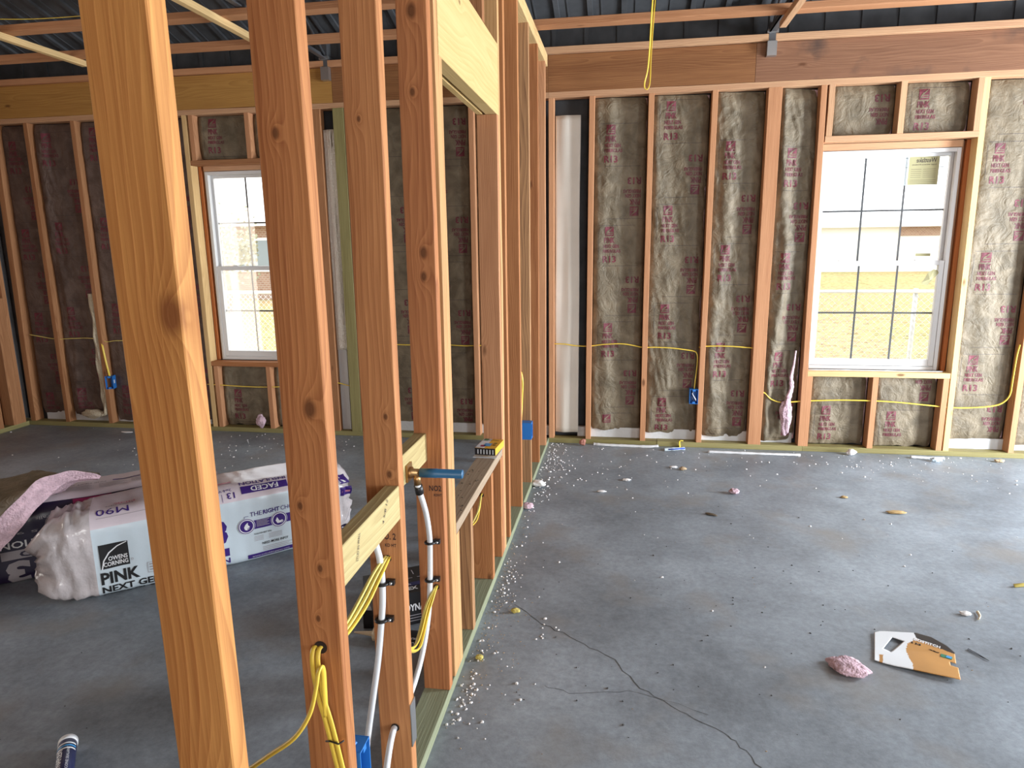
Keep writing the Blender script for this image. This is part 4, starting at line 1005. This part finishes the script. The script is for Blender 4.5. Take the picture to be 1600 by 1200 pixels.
    put(m, [(.805, .158+k), (.815, .163+k), (.819, .175+k), (.811, .186+k), (.812, .198+k), (.800, .188+k), (.793, .175+k), (.796, .163+k)], [tuple(range(8))], f5, 5, ml); pdisc(m, .815, .164+k, .007, f5, 3, .004, 12)
    put(m, [(.942, .175+k), (.950, .160+k), (.968, .160+k), (.974, .170+k), (.962, .168+k), (.950, .192+k)], [tuple(range(6))], f5, 5, ml); pdisc(m, .972, .166+k, .007, f5, 5, .004, 12)
    for t in range(5): prect(m, .852, .166+k+t*.007, .912-(t % 2)*.008, .169+k+t*.007, f2, 6, ml)
    ptext(m, 'TOOLS FOR NEXT WALL', .836, .124+k, .085, .009, f, 4, bold=.01, maxlen=ml)
    for t in range(4): prect(m, .836, .093+k+t*.007, .88, .0952+k+t*.007, f, 6, ml); prect(m, .905, .093+k+t*.007, .97, .0952+k+t*.007, f, 6, ml)
    ptext(m, 'NEED MORE INFO?', .872, .066+k, .125, .013, f, 4, bold=.015, maxlen=ml)
    for t in range(3): prect(m, .872, .035+k+t*.008, 1.02-(t == 1)*.02, .0375+k+t*.008, f, 6, ml)
    prect(m, .80, .008+k, 1.12, .028+k, f, 3, ml); ptext(m, 'www.ocbuildingspec.com', .82, .013+k, .18, .008, f2, 5, maxlen=ml)
    # far end prints
    prect(m, 1.08, .20+k, 1.215, .255+k, f, 3, ml); prect(m, 1.275, .29+k, 1.34, .35+k, f, 3, ml); ptext(m, 'R', 1.285, .297+k, .04, .046, f2, 5, bold=.03, maxlen=ml)
    prect(m, 1.28, .22+k, 1.34, .27+k, f, 3, ml); prect(m, 1.285, .238+k, 1.33, .248+k, f2, 7, ml)
    prect(m, 1.10, -.03+k, 1.34, .035+k, f, 9, ml)
bag('insulation_bag', (-1.825, -2.757, 0), math.atan2(.673, .739), 1.31, .36, .385, .085, BM, 'pale printed insulation bag lying on the floor behind the two nearest studs', {'zone': zone1, 'draw': draw1, 'end': 1}, seed=2)
def zone2(s, q, per):
    if q > .385: return 2
    return 9
def draw2(m, fn, k):
    f = fn(.0022); f2 = fn(.0036); ml = .03
    ptext(m, 'R13', .41, -.015+k, .31, .112, f, 6, rot=180, bold=.05, maxlen=ml)
    prect(m, .40, .106+k, .72, .148+k, f, 6, ml); ptext(m, 'FACED', .47, .112+k, .22, .030, f2, 9, rot=180, bold=.03, maxlen=ml)
    ptext(m, 'INSULATION', .40, .158+k, .34, .034, f, 5, rot=180, bold=.015, maxlen=ml)
    ptext(m, '13 | 15 93', .44, .222+k, .26, .014, f, 6, rot=180, maxlen=ml); ptext(m, '2 x 4 Walls', .55, .275+k, .16, .014, f, 6, rot=180, maxlen=ml)
    prect(m, .70, .315+k, .86, .345+k, f, 8, ml)
    for a, w_ in ((.66, .13), (.81, .12), (.95, .10), (1.07, .09)):
        for t in range(6): prect(m, a, .415+k+t*.011, a+w_-(t % 3)*.01, .419+k+t*.011, f, 6, ml)
    for a, b, c, d in ((.58, .395, .64, .398), (.58, .42, .64, .423), (.58, .395, .583, .423), (.637, .395, .64, .423)): prect(m, a, b+k, c, d+k, f, 4, ml)
    prect(m, .87, .495+k, 1.1, .508+k, f, 3, ml); ptext(m, 'FACED INSULATION', .90, .498+k, .15, .007, f2, 5, rot=180, maxlen=ml); ptext(m, 'PINK NEXT GEN', .66, .49+k, .18, .012, f, 4, rot=180, maxlen=ml)
bag('insulation_bag', (-2.53, -2.847, 0), .70, 1.32, .36, .37, .085, BM, 'dark purple insulation bag with upside down lettering at the left edge, behind the pale bag', {'zone': zone2, 'draw': draw2, 'end': 1}, ends=(.1, .1), seed=6)
# loose batt draped over the purple bag: pink wool with kraft paper on top
m = MB()
OUT = [(-.20, -.17, .045), (-.10, -.165, .16), (-.038, -.16, .256), (.05, -.15, .345), (.109, -.14, .398), (.208, -.12, .489), (.277, -.08, .532), (.343, -.04, .533), (.409, 0, .51), (.471, .04, .468)]
INN = [(-.09, -.17, .004), (-.03, -.165, .08), (.03, -.16, .16), (.088, -.14, .244), (.14, -.13, .295), (.19, -.12, .350), (.248, -.08, .410), (.296, -.04, .447), (.355, 0, .473), (.462, .04, .455)]
OUT = smooth_path(OUT, 4); INN = smooth_path(INN, 4); nA = len(OUT)
NY = 24; depth = .80; vs = []
for j in range(NY+1):
    t_ = j/NY
    for i in range(nA):
        fi = i/(nA-1); y = depth*t_*(1 if fi < .35 else max(.08, 1-1.0*((fi-.35)/.6)**1.1))
        dirx = -.22*y; q_ = min(1, y/.16); q_ = q_*q_*(3-2*q_); fall = max(0, y-.42)*.8
        wob = .012*noise.noise(Vector((i*.25, y*7, 1)))
        for P_, w_, zt in ((OUT[i], wob, .455), (INN[i], wob*.6, .388)): vs.append((P_.x+dirx, P_.y+y, max(.003, P_.z*(1-q_)+zt*q_-fall+w_)))
n2 = nA*2; m.v = vs
for j in range(NY):
    for i in range(nA-1):
        a = j*n2+i*2; m.f.append((a, a+2, a+2+n2, a+n2)); m.m.append(0); m.sm.append(True)
        m.f.append((a+1, a+1+n2, a+3+n2, a+3)); m.m.append(1); m.sm.append(True)
for j in (0, NY):
    for i in range(nA-1):
        a = j*n2+i*2; m.f.append((a, a+1, a+3, a+2)); m.m.append(1); m.sm.append(False)
for i in (0, nA-1):
    for j in range(NY): a = j*n2+i*2; m.f.append((a, a+n2, a+n2+1, a+1)); m.m.append(1); m.sm.append(False)
o = m.build('loose_batt', [KRAFT, PINK]); o.location = (-2.22, -2.66, 0); o.rotation_euler = (0, 0, .60)
tag(o, 'loose batt draped over the purple bag, pink wool edge showing under its kraft paper', 'insulation')

# ---------------------------------------------------------------- caulk tubes and cartons
def caulk(loc, rot, label, white=True, nozzle=True, body=(NAVY, )):
    m = MB(); R_ = .025
    m.tube([(0, 0, 0), (.0, 0, .001), (0, 0, .205)], [R_*.97, R_, R_], seg=28)
    # printed band lines
    o = m.build('caulk_tube', body[0]); o.location = loc; o.rotation_euler = rot; tag(o, label, 'caulk tube')
    e = MB(); e.tube([(0, 0, .2), (0, 0, .206), (0, 0, .218), (0, 0, .219)], [R_*1.04, R_*1.07, R_*1.07, R_*.95], seg=28)
    if nozzle: e.tube([(0, 0, .218), (0, 0, .223), (0, 0, .29), (0, 0, .300)], [.013, .011, .0045, .003], seg=12)
    e.build('nozzle' if nozzle else 'end_cap', CREAM if nozzle else WINK, o)
    l_ = MB()
    cyl = lambda u, v: ((R_+.0008)*math.cos(u/R_), (R_+.0008)*math.sin(u/R_), v)
    base = -math.pi/2*R_
    for k in range(3): prect(l_, base-.03, .175-k*.012, base+.03, .181-k*.012, cyl, 1 if k % 2 else 0, .006)
    ptext(l_, 'DYNAFLEX', base-.006, .05, .10, .016, cyl, 0, ang=H, bold=.02, maxlen=.01)
    ptext(l_, 'SILICONE SEALANT', base+.012, .04, .12, .007, cyl, 0, ang=H, maxlen=.01)
    l_.build('print', [WINK, BLUE_INK], o)
    return o
caulk((-1.045, -3.60, .0255), (-H, 0, 0), 'navy and white caulk tube lying on the floor at the bottom left', nozzle=False)
D.objects['caulk_tube'].rotation_euler = (-H, 0, .66); D.objects['caulk_tube'].location = (-.972, -3.637, .027)
caulk((-.165, -2.765, .0265), (0, -H, 0), 'black caulk tube with cream nozzle lying on the floor behind the third stud', body=(BLK,))
cr = MB(); cw, cd, ch = .30, .22, .14
cr.box((0, 0, 0), (cw, cd, ch))
ft = lambda u, v: (u, v, ch+.001)
prect(cr, .0, .055, cw, .085, ft, 1, 1); ptext(cr, 'Kitchen & Bath', .03, .062, .14, .014, lambda u, v: (u, v, ch+.002), 2, maxlen=.1); ptext(cr, 'DYNAFLEX', .03, .022, .16, .026, ft, 2, bold=.03, maxlen=.1)
for k in range(4): prect(cr, .03+.06*k, .12, .07+.06*k, .124, ft, 3, 1); prect(cr, .05+.05*k, .15, .054+.05*k, .19, ft, 3, 1)
ffr = lambda u, v: (u, -.001, v)
ptext(cr, 'DAP', .03, .06, .08, .04, ffr, 2, bold=.03, maxlen=.1); ptext(cr, 'DYNAFLEX', .13, .06, .14, .03, ffr, 2, bold=.03, maxlen=.1)
for k in range(3): prect(cr, .04, .015+.012*k, .22, .018+.012*k, ffr, 3, 1)
o = cr.build('caulk_carton', [CARDB, NAVY, WINK, GREYINK], bevel=.0015); o.location = (-.40, -2.72, .001); o.rotation_euler = (0, 0, .55)
tag(o, 'black carton of caulk on the floor behind the third and fourth studs', 'carton')
mb = MB(); mb.box((-.05, 0, 0), (0, .14, .08)); mb.box((-.05, -.0, .08), (0, .14, .083), 1)
o = mb.build('small_carton', [CARDB, CARDW]); o.location = (-.405, -2.69, .001); o.rotation_euler = (0, 0, .1); tag(o, 'small black box with a white lid beside the caulk carton', 'carton')

# fastener carton on the sill board
fx = MB(); fx.box((-.048, -.075, .008), (.048, .075, .040))
ftp = lambda u, v: (u, v, .0408)
prect(fx, -.046, -.073, -.005, .073, ftp, 2, 1); prect(fx, -.03, -.055, -.008, -.03, lambda u, v: (u, v, .0414), 3, 1); prect(fx, -.018, -.045, .014, .0, lambda u, v: (u, v, .0414), 4, 1)
prect(fx, .02, -.03, .035, -.015, lambda u, v: (u, v, .0414), 1, 1); prect(fx, .02, .0, .035, .012, lambda u, v: (u, v, .0414), 1, 1); prect(fx, -.04, .04, -.02, .07, lambda u, v: (u, v, .0414), 5, 1)
ffc = lambda u, v: (u, -.0762, v)
prect(fx, -.048, .008, .048, .040, ffc, 1, 1)
for k in range(6): prect(fx, -.035+.014*k, .013, -.031+.014*k, .034, lambda u, v: (u, -.077, v), 2, 1)
ptext(fx, 'BOSTITCH', -.02, .045, .05, .014, lambda u, v: (u, v-.0, .0415), 1, ang=0, bold=.02, maxlen=.1)
o = fx.build('fastener_carton', [plain('yellow_card', (.80, .42, .04), .4), CARDB, CARDW, REDINK, BLUE_INK, GREEN_INK], bevel=.001)
o.location = (-.045, -2.095, .571); o.rotation_euler = (0, 0, -.08); tag(o, 'yellow and black fastener carton on the far end of the sill board', 'carton')
mb = MB(); mb.add([(-.06, -.09, .001), (.05, -.095, .001), (.05, .05, .001), (-.055, .05, .001)], [(0, 1, 2, 3)]); o = mb.build('paper_sheet', CARDW); s_ = o.modifiers.new('s', 'SOLIDIFY'); s_.thickness = .002; s_.offset = 1
o.location = (-.045, -2.095, .570); tag(o, 'white paper sheet under the yellow fastener carton', 'paper')

# ---------------------------------------------------------------- things on the right floor
# flattened carton
# built in its own frame from floor coordinates of its outline
card = [(1.543, -2.447), (1.564, -2.439), (1.647, -2.441), (1.694, -2.439), (1.743, -2.458), (1.778, -2.508), (1.787, -2.548), (1.759, -2.623), (1.742, -2.614), (1.734, -2.639), (1.754, -2.651), (1.728, -2.727), (1.644, -2.704), (1.58, -2.68), (1.533, -2.664), (1.48, -2.637)]
c0 = Vector((1.67, -2.56))
def warp(x, y): return .004+.010*abs(math.sin((x-1.5)*9))*(.3+abs(y+2.56)*4)
mb = MB()
hole = [(1.596, -2.479), (1.63, -2.5), (1.557, -2.577), (1.538, -2.555)]
def cf(off): return lambda u, v: (u-c0.x, v-c0.y, warp(u, v)+off)
bmx = bmesh.new()
outer_v = [bmx.verts.new((x, y, 0)) for x, y in card]; hv = [bmx.verts.new((x, y, 0)) for x, y in hole]
ed = [bmx.edges.new((outer_v[i], outer_v[(i+1) % len(outer_v)])) for i in range(len(outer_v))]+[bmx.edges.new((hv[i], hv[(i+1) % 4])) for i in range(4)]
bmesh.ops.triangle_fill(bmx, use_beauty=True, use_dissolve=False, edges=ed)
bmx.verts.index_update(); V2 = [(v.co.x, v.co.y) for v in bmx.verts]; F2 = [tuple(v.index for v in f.verts) for f in bmx.faces]; bmx.free()
V3, F3 = tri(V2, F2, .007)
def inside(x, y, P):
    c = False
    for (x0, y0), (x1, y1) in zip(P, P[1:]+P[:1]):
        if (y0 > y) != (y1 > y) and x < (x1-x0)*(y-y0)/(y1-y0)+x0: c = not c
    return c
CB = [(1.69, -2.412), (1.684, -2.475), (1.737, -2.527), (1.796, -2.567), (1.845, -2.456)]
CO = [(1.637, -2.516), (1.682, -2.48), (1.737, -2.527), (1.814, -2.577), (1.734, -2.779), (1.577, -2.731), (1.603, -2.654), (1.608, -2.606), (1.614, -2.561)]
def cmat(x, y):
    if inside(x, y, CB): return 1
    if inside(x, y, CO) or inside(x, y, [(1.511, -2.596), (1.523, -2.598), (1.503, -2.653), (1.491, -2.654)]): return 2
    return 0
o0 = len(mb.v); g = cf(0); mb.v += [g(*v) for v in V3]
for f in F3:
    cx = sum(V3[i][0] for i in f)/3; cy = sum(V3[i][1] for i in f)/3
    mb.f.append(tuple(i+o0 for i in f)); mb.m.append(cmat(cx, cy)); mb.sm.append(True)
g2 = cf(.0015)
ptext(mb, 'BOSTITCH', 1.668, -2.492, .085, .017, g2, 3, ang=-.5, bold=.02, maxlen=.02)
ptext(mb, '2 3/8', 1.651, -2.510, .032, .011, g2, 1, ang=-.5, maxlen=.02)
ptext(mb, '1000 COUNT', 1.700, -2.546, .032, .006, g2, 1, ang=-.6, maxlen=.02)
put(mb, [(1.722, -2.586), (1.754, -2.601), (1.765, -2.583), (1.733, -2.566)], [(0, 1, 2, 3)], g2, 4, .02)
put(mb, [(1.738, -2.590), (1.753, -2.598), (1.762, -2.584), (1.748, -2.576)], [(0, 1, 2, 3)], cf(.0025), 5, .02)
o = mb.build('flattened_carton', [CARDW, CARDB, TAN, WINK, GREEN_INK, BLUE_INK]); o.location = (c0.x, c0.y, .001); so = o.modifiers.new('s', 'SOLIDIFY'); so.thickness = .0015
tag(o, 'flattened orange, white and black carton lying on the right floor', 'carton')
t = tuft('glass_wool', (1.372, -2.70, 0), (.066, .056, .016), 11, PINK, 'dusty pink glass wool tuft on the floor left of the flattened carton', flatz=1)
t.rotation_euler = (0, 0, -.75); t.scale = (.95, .95, .8)
mb = MB(); mb.tube([(1.850, -2.508, .003), (1.868, -2.540, .004), (1.889, -2.578, .003)], .0013, seg=6); mb.tube([(1.844, -2.514, .003), (1.889, -2.580, .003)], .0012, seg=6)
tag(mb.build('bent_wire', BLK), 'black bent wire on the floor right of the flattened carton', 'wire')
mb = MB(); mb.tube([(2.275, -1.975, .008), (2.34, -1.955, .008), (2.42, -1.95, .008)], .008, seg=8, flat=.6); tag(mb.build('cable_offcut', YEL2), 'pale yellow cable offcut at the right edge of the floor', 'cable')
mb = MB(); mb.tube(smooth_path([(1.985, -2.29, .006), (2.003, -2.262, .006), (2.01, -2.225, .006)], 4), .006, seg=6, flat=.4); tag(mb.build('wood_chip', CREAM), 'curled cream chip on the floor above the flattened carton', 'chip')
def scrap(c, s, seed, mat, label, name='foam_scrap', cat='scrap', rot=0, group=None):
    o = tuft(name, (c[0], c[1], 0), s, seed, mat, label, cat, flatz=1, group=group); o.rotation_euler = (0, 0, rot); return o
scrap((1.955, -2.25), (.022, .012, .006), 3, CRUMBM, 'crumpled grey paper bit beside the curled cream chip', 'paper_scrap')
scrap((1.241, -.955), (.028, .022, .014), 5, PINK, 'little pink wool tuft in the middle of the right floor', 'glass_wool', 'insulation tuft')
scrap((1.062, -1.316), (.034, .010, .005), 6, plain('dark_chip', (.12, .09, .06), .8), 'dark wood chip on the floor left of the little pink tuft', 'wood_chip', 'chip', rot=-.5)
scrap((2.087, -1.153), (.045, .02, .006), 7, plain('tan_chip', (.42, .28, .12), .8), 'tan wood chip on the floor below the right window', 'wood_chip', 'chip', rot=.1)
scrap((1.875, -.944), (.02, .012, .006), 9, D.materials['tan_chip'], 'small brown chip on the floor left of the tan chip', 'wood_chip', 'chip')
scrap((.44, -1.035), (.026, .010, .006), 8, CRUMBM, 'pale blue white plastic flake on the floor near the partition end', 'plastic_flake', 'flake')
scrap((.593, -.802), (.024, .014, .007), 10, CRUMBM, 'white plastic flake nearer the far wall, above the pale blue flake', 'plastic_flake', 'flake')
scrap((.909, -.503), (.026, .010, .006), 12, CRUMBM, 'grey white paper bit below the blue edged strip', 'paper_scrap')
scrap((.968, -.545), (.022, .016, .010), 13, SAW, 'tan crumpled bit beside the grey white paper bit', 'paper_scrap')
scrap((.05, -2.83), (.014, .012, .008), 14, plain('yellow_bit', (.55, .45, .12), .8), 'yellow foam bit against the near end of the partition plate', 'foam_scrap')
scrap((.13, -2.49), (.018, .010, .009), 15, D.materials['yellow_bit'], 'yellow foam bit on the floor beside the partition, opposite the cripples')
scrap((.04, -.98), (.04, .03, .02), 16, CRUMBM, 'white foam clump beside the partition below its blue box', 'foam_scrap')
scrap((.02, -1.36), (.035, .022, .018), 17, PINK, 'pinkish foam clump beside the partition, nearer the viewer than the white clump', 'glass_wool', 'insulation tuft')
scrap((.265, -.06), (.022, .016, .024), 18, plain('red_brown_scrap', (.35, .14, .10), .6), 'small red brown and white scrap by the far wall near the partition', 'paper_scrap')
def strip(pts, r, mat, label, flat=.5):
    m = MB(); P = smooth_path(pts, 8); m.tube(P, [r*(1+.35*noise.noise(Vector((i*.5, pts[0][0], 3)))) for i in range(len(P))], seg=8, flat=flat)
    tag(m.build('foam_strip', mat), label, 'foam strip', 'white foam strips along the far wall')
strip([(.345, -.03, .010), (.43, -.045, .010), (.6, -.05, .010), (.75, -.052, .010), (.83, -.035, .012)], .011, WHITEF, 'white foam strip on the floor nearest the partition end, along the far wall')
strip([(.87, -.115, .010), (.93, -.10, .012), (1.02, -.068, .010)], .012, BAGW, 'short white strip with a blue edge between the two long foam strips')
m = MB(); m.tube([(.90, -.116, .0125), (1.02, -.078, .0125)], .006, seg=6, flat=.5); tag(m.build('plastic_flake', plain('bright_blue', (.03, .08, .45), .4)), 'blue printed plastic sliver lying on the short white strip', 'flake')
strip([(1.18, -.125, .009), (1.4, -.128, .009), (1.6, -.13, .009), (1.82, -.128, .009)], .010, WHITEF, 'longest white foam strip on the floor, before the wide post')
strip([(2.565, -.085, .010), (2.66, -.095, .010), (2.78, -.09, .010)], .010, WHITEF, 'short white foam strip on the floor below the right window')
scrap((2.70, -.15), (.035, .018, .014), 21, BAGW, 'pale blue crumpled film under the short white strip below the right window', 'plastic_flake', 'flake')
scrap((2.18, -.06), (.030, .02, .02), 23, CRUMBM, 'white foam lump at the bottom plate below the right window', 'foam_scrap')
scrap((3.12, -.11), (.03, .014, .010), 22, SAW, 'tan lump at the bottom plate right of the right window', 'foam_scrap')
scrap((-3.25, -.20), (.05, .012, .005), 24, D.materials['tan_chip'], 'tan wood chip near the foot of the left far wall', 'wood_chip', 'chip', rot=.2)
scrap((-3.55, -.14), (.05, .014, .006), 25, CRUMBM, 'pale wood chip at the foot of the dark batts', 'wood_chip', 'chip')
# pale torn film on the sill, drip foam under window
mb = MB(); P = smooth_path([(1.87, .042, .598), (2.1, .04, .600), (2.4, .042, .599), (2.76, .04, .600)], 12)
mb.tube(P, [.004+.004*abs(noise.noise(Vector((i*.9, 1, 1)))) for i in range(len(P))], seg=6); tag(mb.build('foam_strip', WHITEF), 'ragged white sealing foam along the foot of the right window', 'foam strip', 'white foam strips along the far wall')

def scatter(name, mat, spots, label, cat, smin, smax, seed):
    rnd = random.Random(seed); m = MB()
    for (x, y, sx, sy, n) in spots:
        for k in range(n):
            px = rnd.gauss(x, sx); py = rnd.gauss(y, sy)
            if abs(px+.0445) < .052+smax: px = .012+abs(rnd.gauss(0, sx))
            if py > -.02: py = -.02-abs(rnd.gauss(0, .05))
            s = rnd.uniform(smin, smax)*rnd.choice((.6, .8, 1, 1)); a = rnd.random()*6.28; e = rnd.uniform(.5, 1.4)
            ca, sa = math.cos(a)*s, math.sin(a)*s; h = s*.9
            vs = [(px+ca*e, py+sa*e, .0006), (px-sa, py+ca, .0006), (px-ca*e, py-sa*e, .0006), (px+sa, py-ca, .0006),
                  (px+ca*e*.6, py+sa*e*.6, h), (px-sa*.6, py+ca*.6, h*.8), (px-ca*e*.6, py-sa*e*.6, h), (px+sa*.6, py-ca*.6, h*.7)]
            m.add(vs, [(0, 3, 2, 1), (4, 5, 6, 7), (0, 1, 5, 4), (1, 2, 6, 5), (2, 3, 7, 6), (3, 0, 4, 7)])
    o = m.build(name, mat); tag(o, label, cat, kind='stuff'); return o
SP = [(.06, -.35, .06, .2, 90), (.10, -.7, .07, .25, 70), (.05, -1.0, .04, .12, 30), (.06, -1.5, .05, .3, 24), (.05, -2.15, .03, .1, 26), (.06, -2.4, .03, .09, 26), (.12, -2.45, .1, .3, 30),
      (.05, -2.9, .03, .09, 16), (.06, -3.02, .02, .05, 14), (.045, -3.12, .02, .05, 22), (.1, -3.0, .1, .3, 20), (.5, -.5, .3, .3, 40), (1.0, -.4, .6, .25, 40), (2.2, -.25, .5, .15, 70), (3.0, -.4, .4, .3, 50),
      (1.4, -1.6, .8, .8, 45), (-2.2, -.35, .3, .2, 60), (-1.4, -.3, .3, .15, 30), (-3.2, -.7, .6, .5, 30), (-1.5, -2.9, .5, .6, 5)]
scatter('foam_crumbs', CRUMBM, SP, 'tiny white foam crumbs scattered over the concrete, thickest beside the partition', 'crumbs', .0025, .0075, 3)
scatter('sawdust', SAW, [(.04, -2.3, .03, .25, 120), (.06, -2.6, .05, .2, 110), (.10, -2.75, .08, .25, 90), (.05, -1.6, .03, .5, 60), (.8, -2.5, .7, .6, 30)], 'brown sawdust grains along the near foot of the partition', 'sawdust', .001, .0035, 5)
scatter('dark_debris', CRACK, [(1.2, -2.2, .7, .8, 110), (.6, -2.9, .3, .2, 20), (-1.3, -3.2, .3, .3, 10)], 'dark specks of dirt over the right floor', 'debris', .002, .0055, 9)
scatter('sill_dust', D.materials['dark_chip'], [], 'x', 'dust', .001, .002, 1) if False else None
rnd = random.Random(4); m = MB()
for k in range(34):
    y = rnd.choice((rnd.gauss(-2.75, .05), rnd.gauss(-2.45, .08), rnd.uniform(-2.85, -2.25))); x = rnd.uniform(-.08, -.01); s = rnd.uniform(.001, .0028)
    m.box((x-s, y-s*1.3, .5705), (x+s, y+s*1.3, .5705+s*.8))
tag(m.build('sill_crumbs', D.materials['dark_chip']), 'brown crumbs of dirt on the sill board of the partition opening', 'crumbs', kind='stuff')

# ---------------------------------------------------------------- outside
mb = MB(); GZ = -.3
mb.add([(-60, .2, GZ), (60, .2, GZ), (60, 20, GZ-.2), (-60, 20, GZ-.2), (60, 120, GZ+.4), (-60, 120, GZ+.4)], [(0, 1, 2, 3), (3, 2, 4, 5)])
struct(mb.build('ground', GRASS))
fr_ = empty('chain_link_fence', (0, 3.2, GZ)); tag(fr_, 'silvery chain link fence standing outside both windows', 'fence')
ht = 1.24
m = MB(); m.tube([(-10, 0, ht), (9, 0, ht)], .02, seg=8); m.build('top_rail', FENCEM, fr_)
for k, x in enumerate((-9, -6.5, -3.3, -1, 1.2, 3.78, 6.3, 8.8)):
    m = MB(); m.tube([(x, .03, 0), (x, .03, ht+.03)], .026, seg=8); m.build('post', FENCEM, fr_)
m = MB(); st = .072; hh = ht-.03
x = -10-hh
while x < 9:
    for sgn in (1, -1):
        a = Vector((x if sgn > 0 else x+hh, -.004*sgn, .02)); b = Vector((x+hh if sgn > 0 else x, -.004*sgn, hh))
        r_ = .0036; vs = []
        for p in (a, b):
            for q in ((-r_, -r_), (r_, -r_), (0, r_)): vs.append((p.x+q[0], p.y+q[1], p.z))
        m.add(vs, [(0, 1, 4, 3), (1, 2, 5, 4), (2, 0, 3, 5)])
    x += st
m.build('wire_mesh', FENCEM, fr_)
def house(name, x0, x1, y, z0, z1, label, wins, roofh, front=BRICK):
    r = empty(name, ((x0+x1)/2, y, z0)); W = (x1-x0)/2; h = z1-z0; tag(r, label, 'house', 'houses beyond the fence')
    m = MB(); m.box((-W, 0, 0), (W, 6, h)); m.build('wall', front, r)
    m = MB(); m.add([(-W-.4, -.5, h), (W+.4, -.5, h), (W+.4, 6.5, h), (-W-.4, 6.5, h), (-W-.4, 3, h+roofh), (W+.4, 3, h+roofh)], [(0, 1, 5, 4), (2, 3, 4, 5), (0, 4, 3), (1, 2, 5), (0, 3, 2, 1)]); m.build('roof', SIDING, r)
    m = MB(); m.box((-W-.4, -.53, h-.22), (W+.4, -.5, h+.02)); m.build('fascia', SIDING, r)
    for a, b, c, d in wins:
        m = MB(); m.box((a, -.05, c), (b, -.001, d)); f = m.build('window', SIDING, r)
        m = MB(); m.box((a+.1, -.06, c+.1), (b-.1, -.051, d-.1)); m.build('pane', plain('house_glass', (.25, .3, .32), .3), f)
    return r
hs = house('neighbour_house', -21.5, -9, 20, -.6, 2.55, 'brick house seen through the upper sash of the left window', ((-4.4, -2.0, 1.3, 2.5), (.6, 3.0, 1.2, 2.5)), 1.6)
m = MB(); m.box((-5.9, -1.6, 0), (-5.6, -1.3, 3.1)); m.build('porch_post', SIDING, hs)
h2 = house('distant_house', 8, 26, 40, -.4, 2.50, 'long pale distant building with a brick panel seen through the right window', (), .8, SIDING)
m = MB(); m.box((-.10, -.06, 2.15), (2.12, -.001, 2.88)); m.build('brick_panel', BRICK, h2)
tr = empty('bare_tree', (-11.3, 14, -.4)); tag(tr, 'small sunlit tree before the brick house', 'tree')
m = MB(); m.tube([(0, 0, 0), (.05, 0, .7), (0, 0, 1.4)], [.09, .07, .05], seg=8); m.build('trunk', FIR2, tr)
m = MB(); rnd = random.Random(2)
for k in range(900):
    a = rnd.random()*6.28; b = rnd.gauss(0, .5); rr_ = rnd.random()**.4*.95
    c = Vector((math.cos(a)*rr_, math.sin(a)*rr_, 1.9+b*.8)); u = Vector((rnd.gauss(0, 1), rnd.gauss(0, 1), rnd.gauss(0, 1))).normalized()*.06; v = u.orthogonal().normalized()*.05
    m.add([c+u, c+v, c-u, c-v], [(0, 1, 2, 3)])
m.build('foliage', LEAFM, tr)
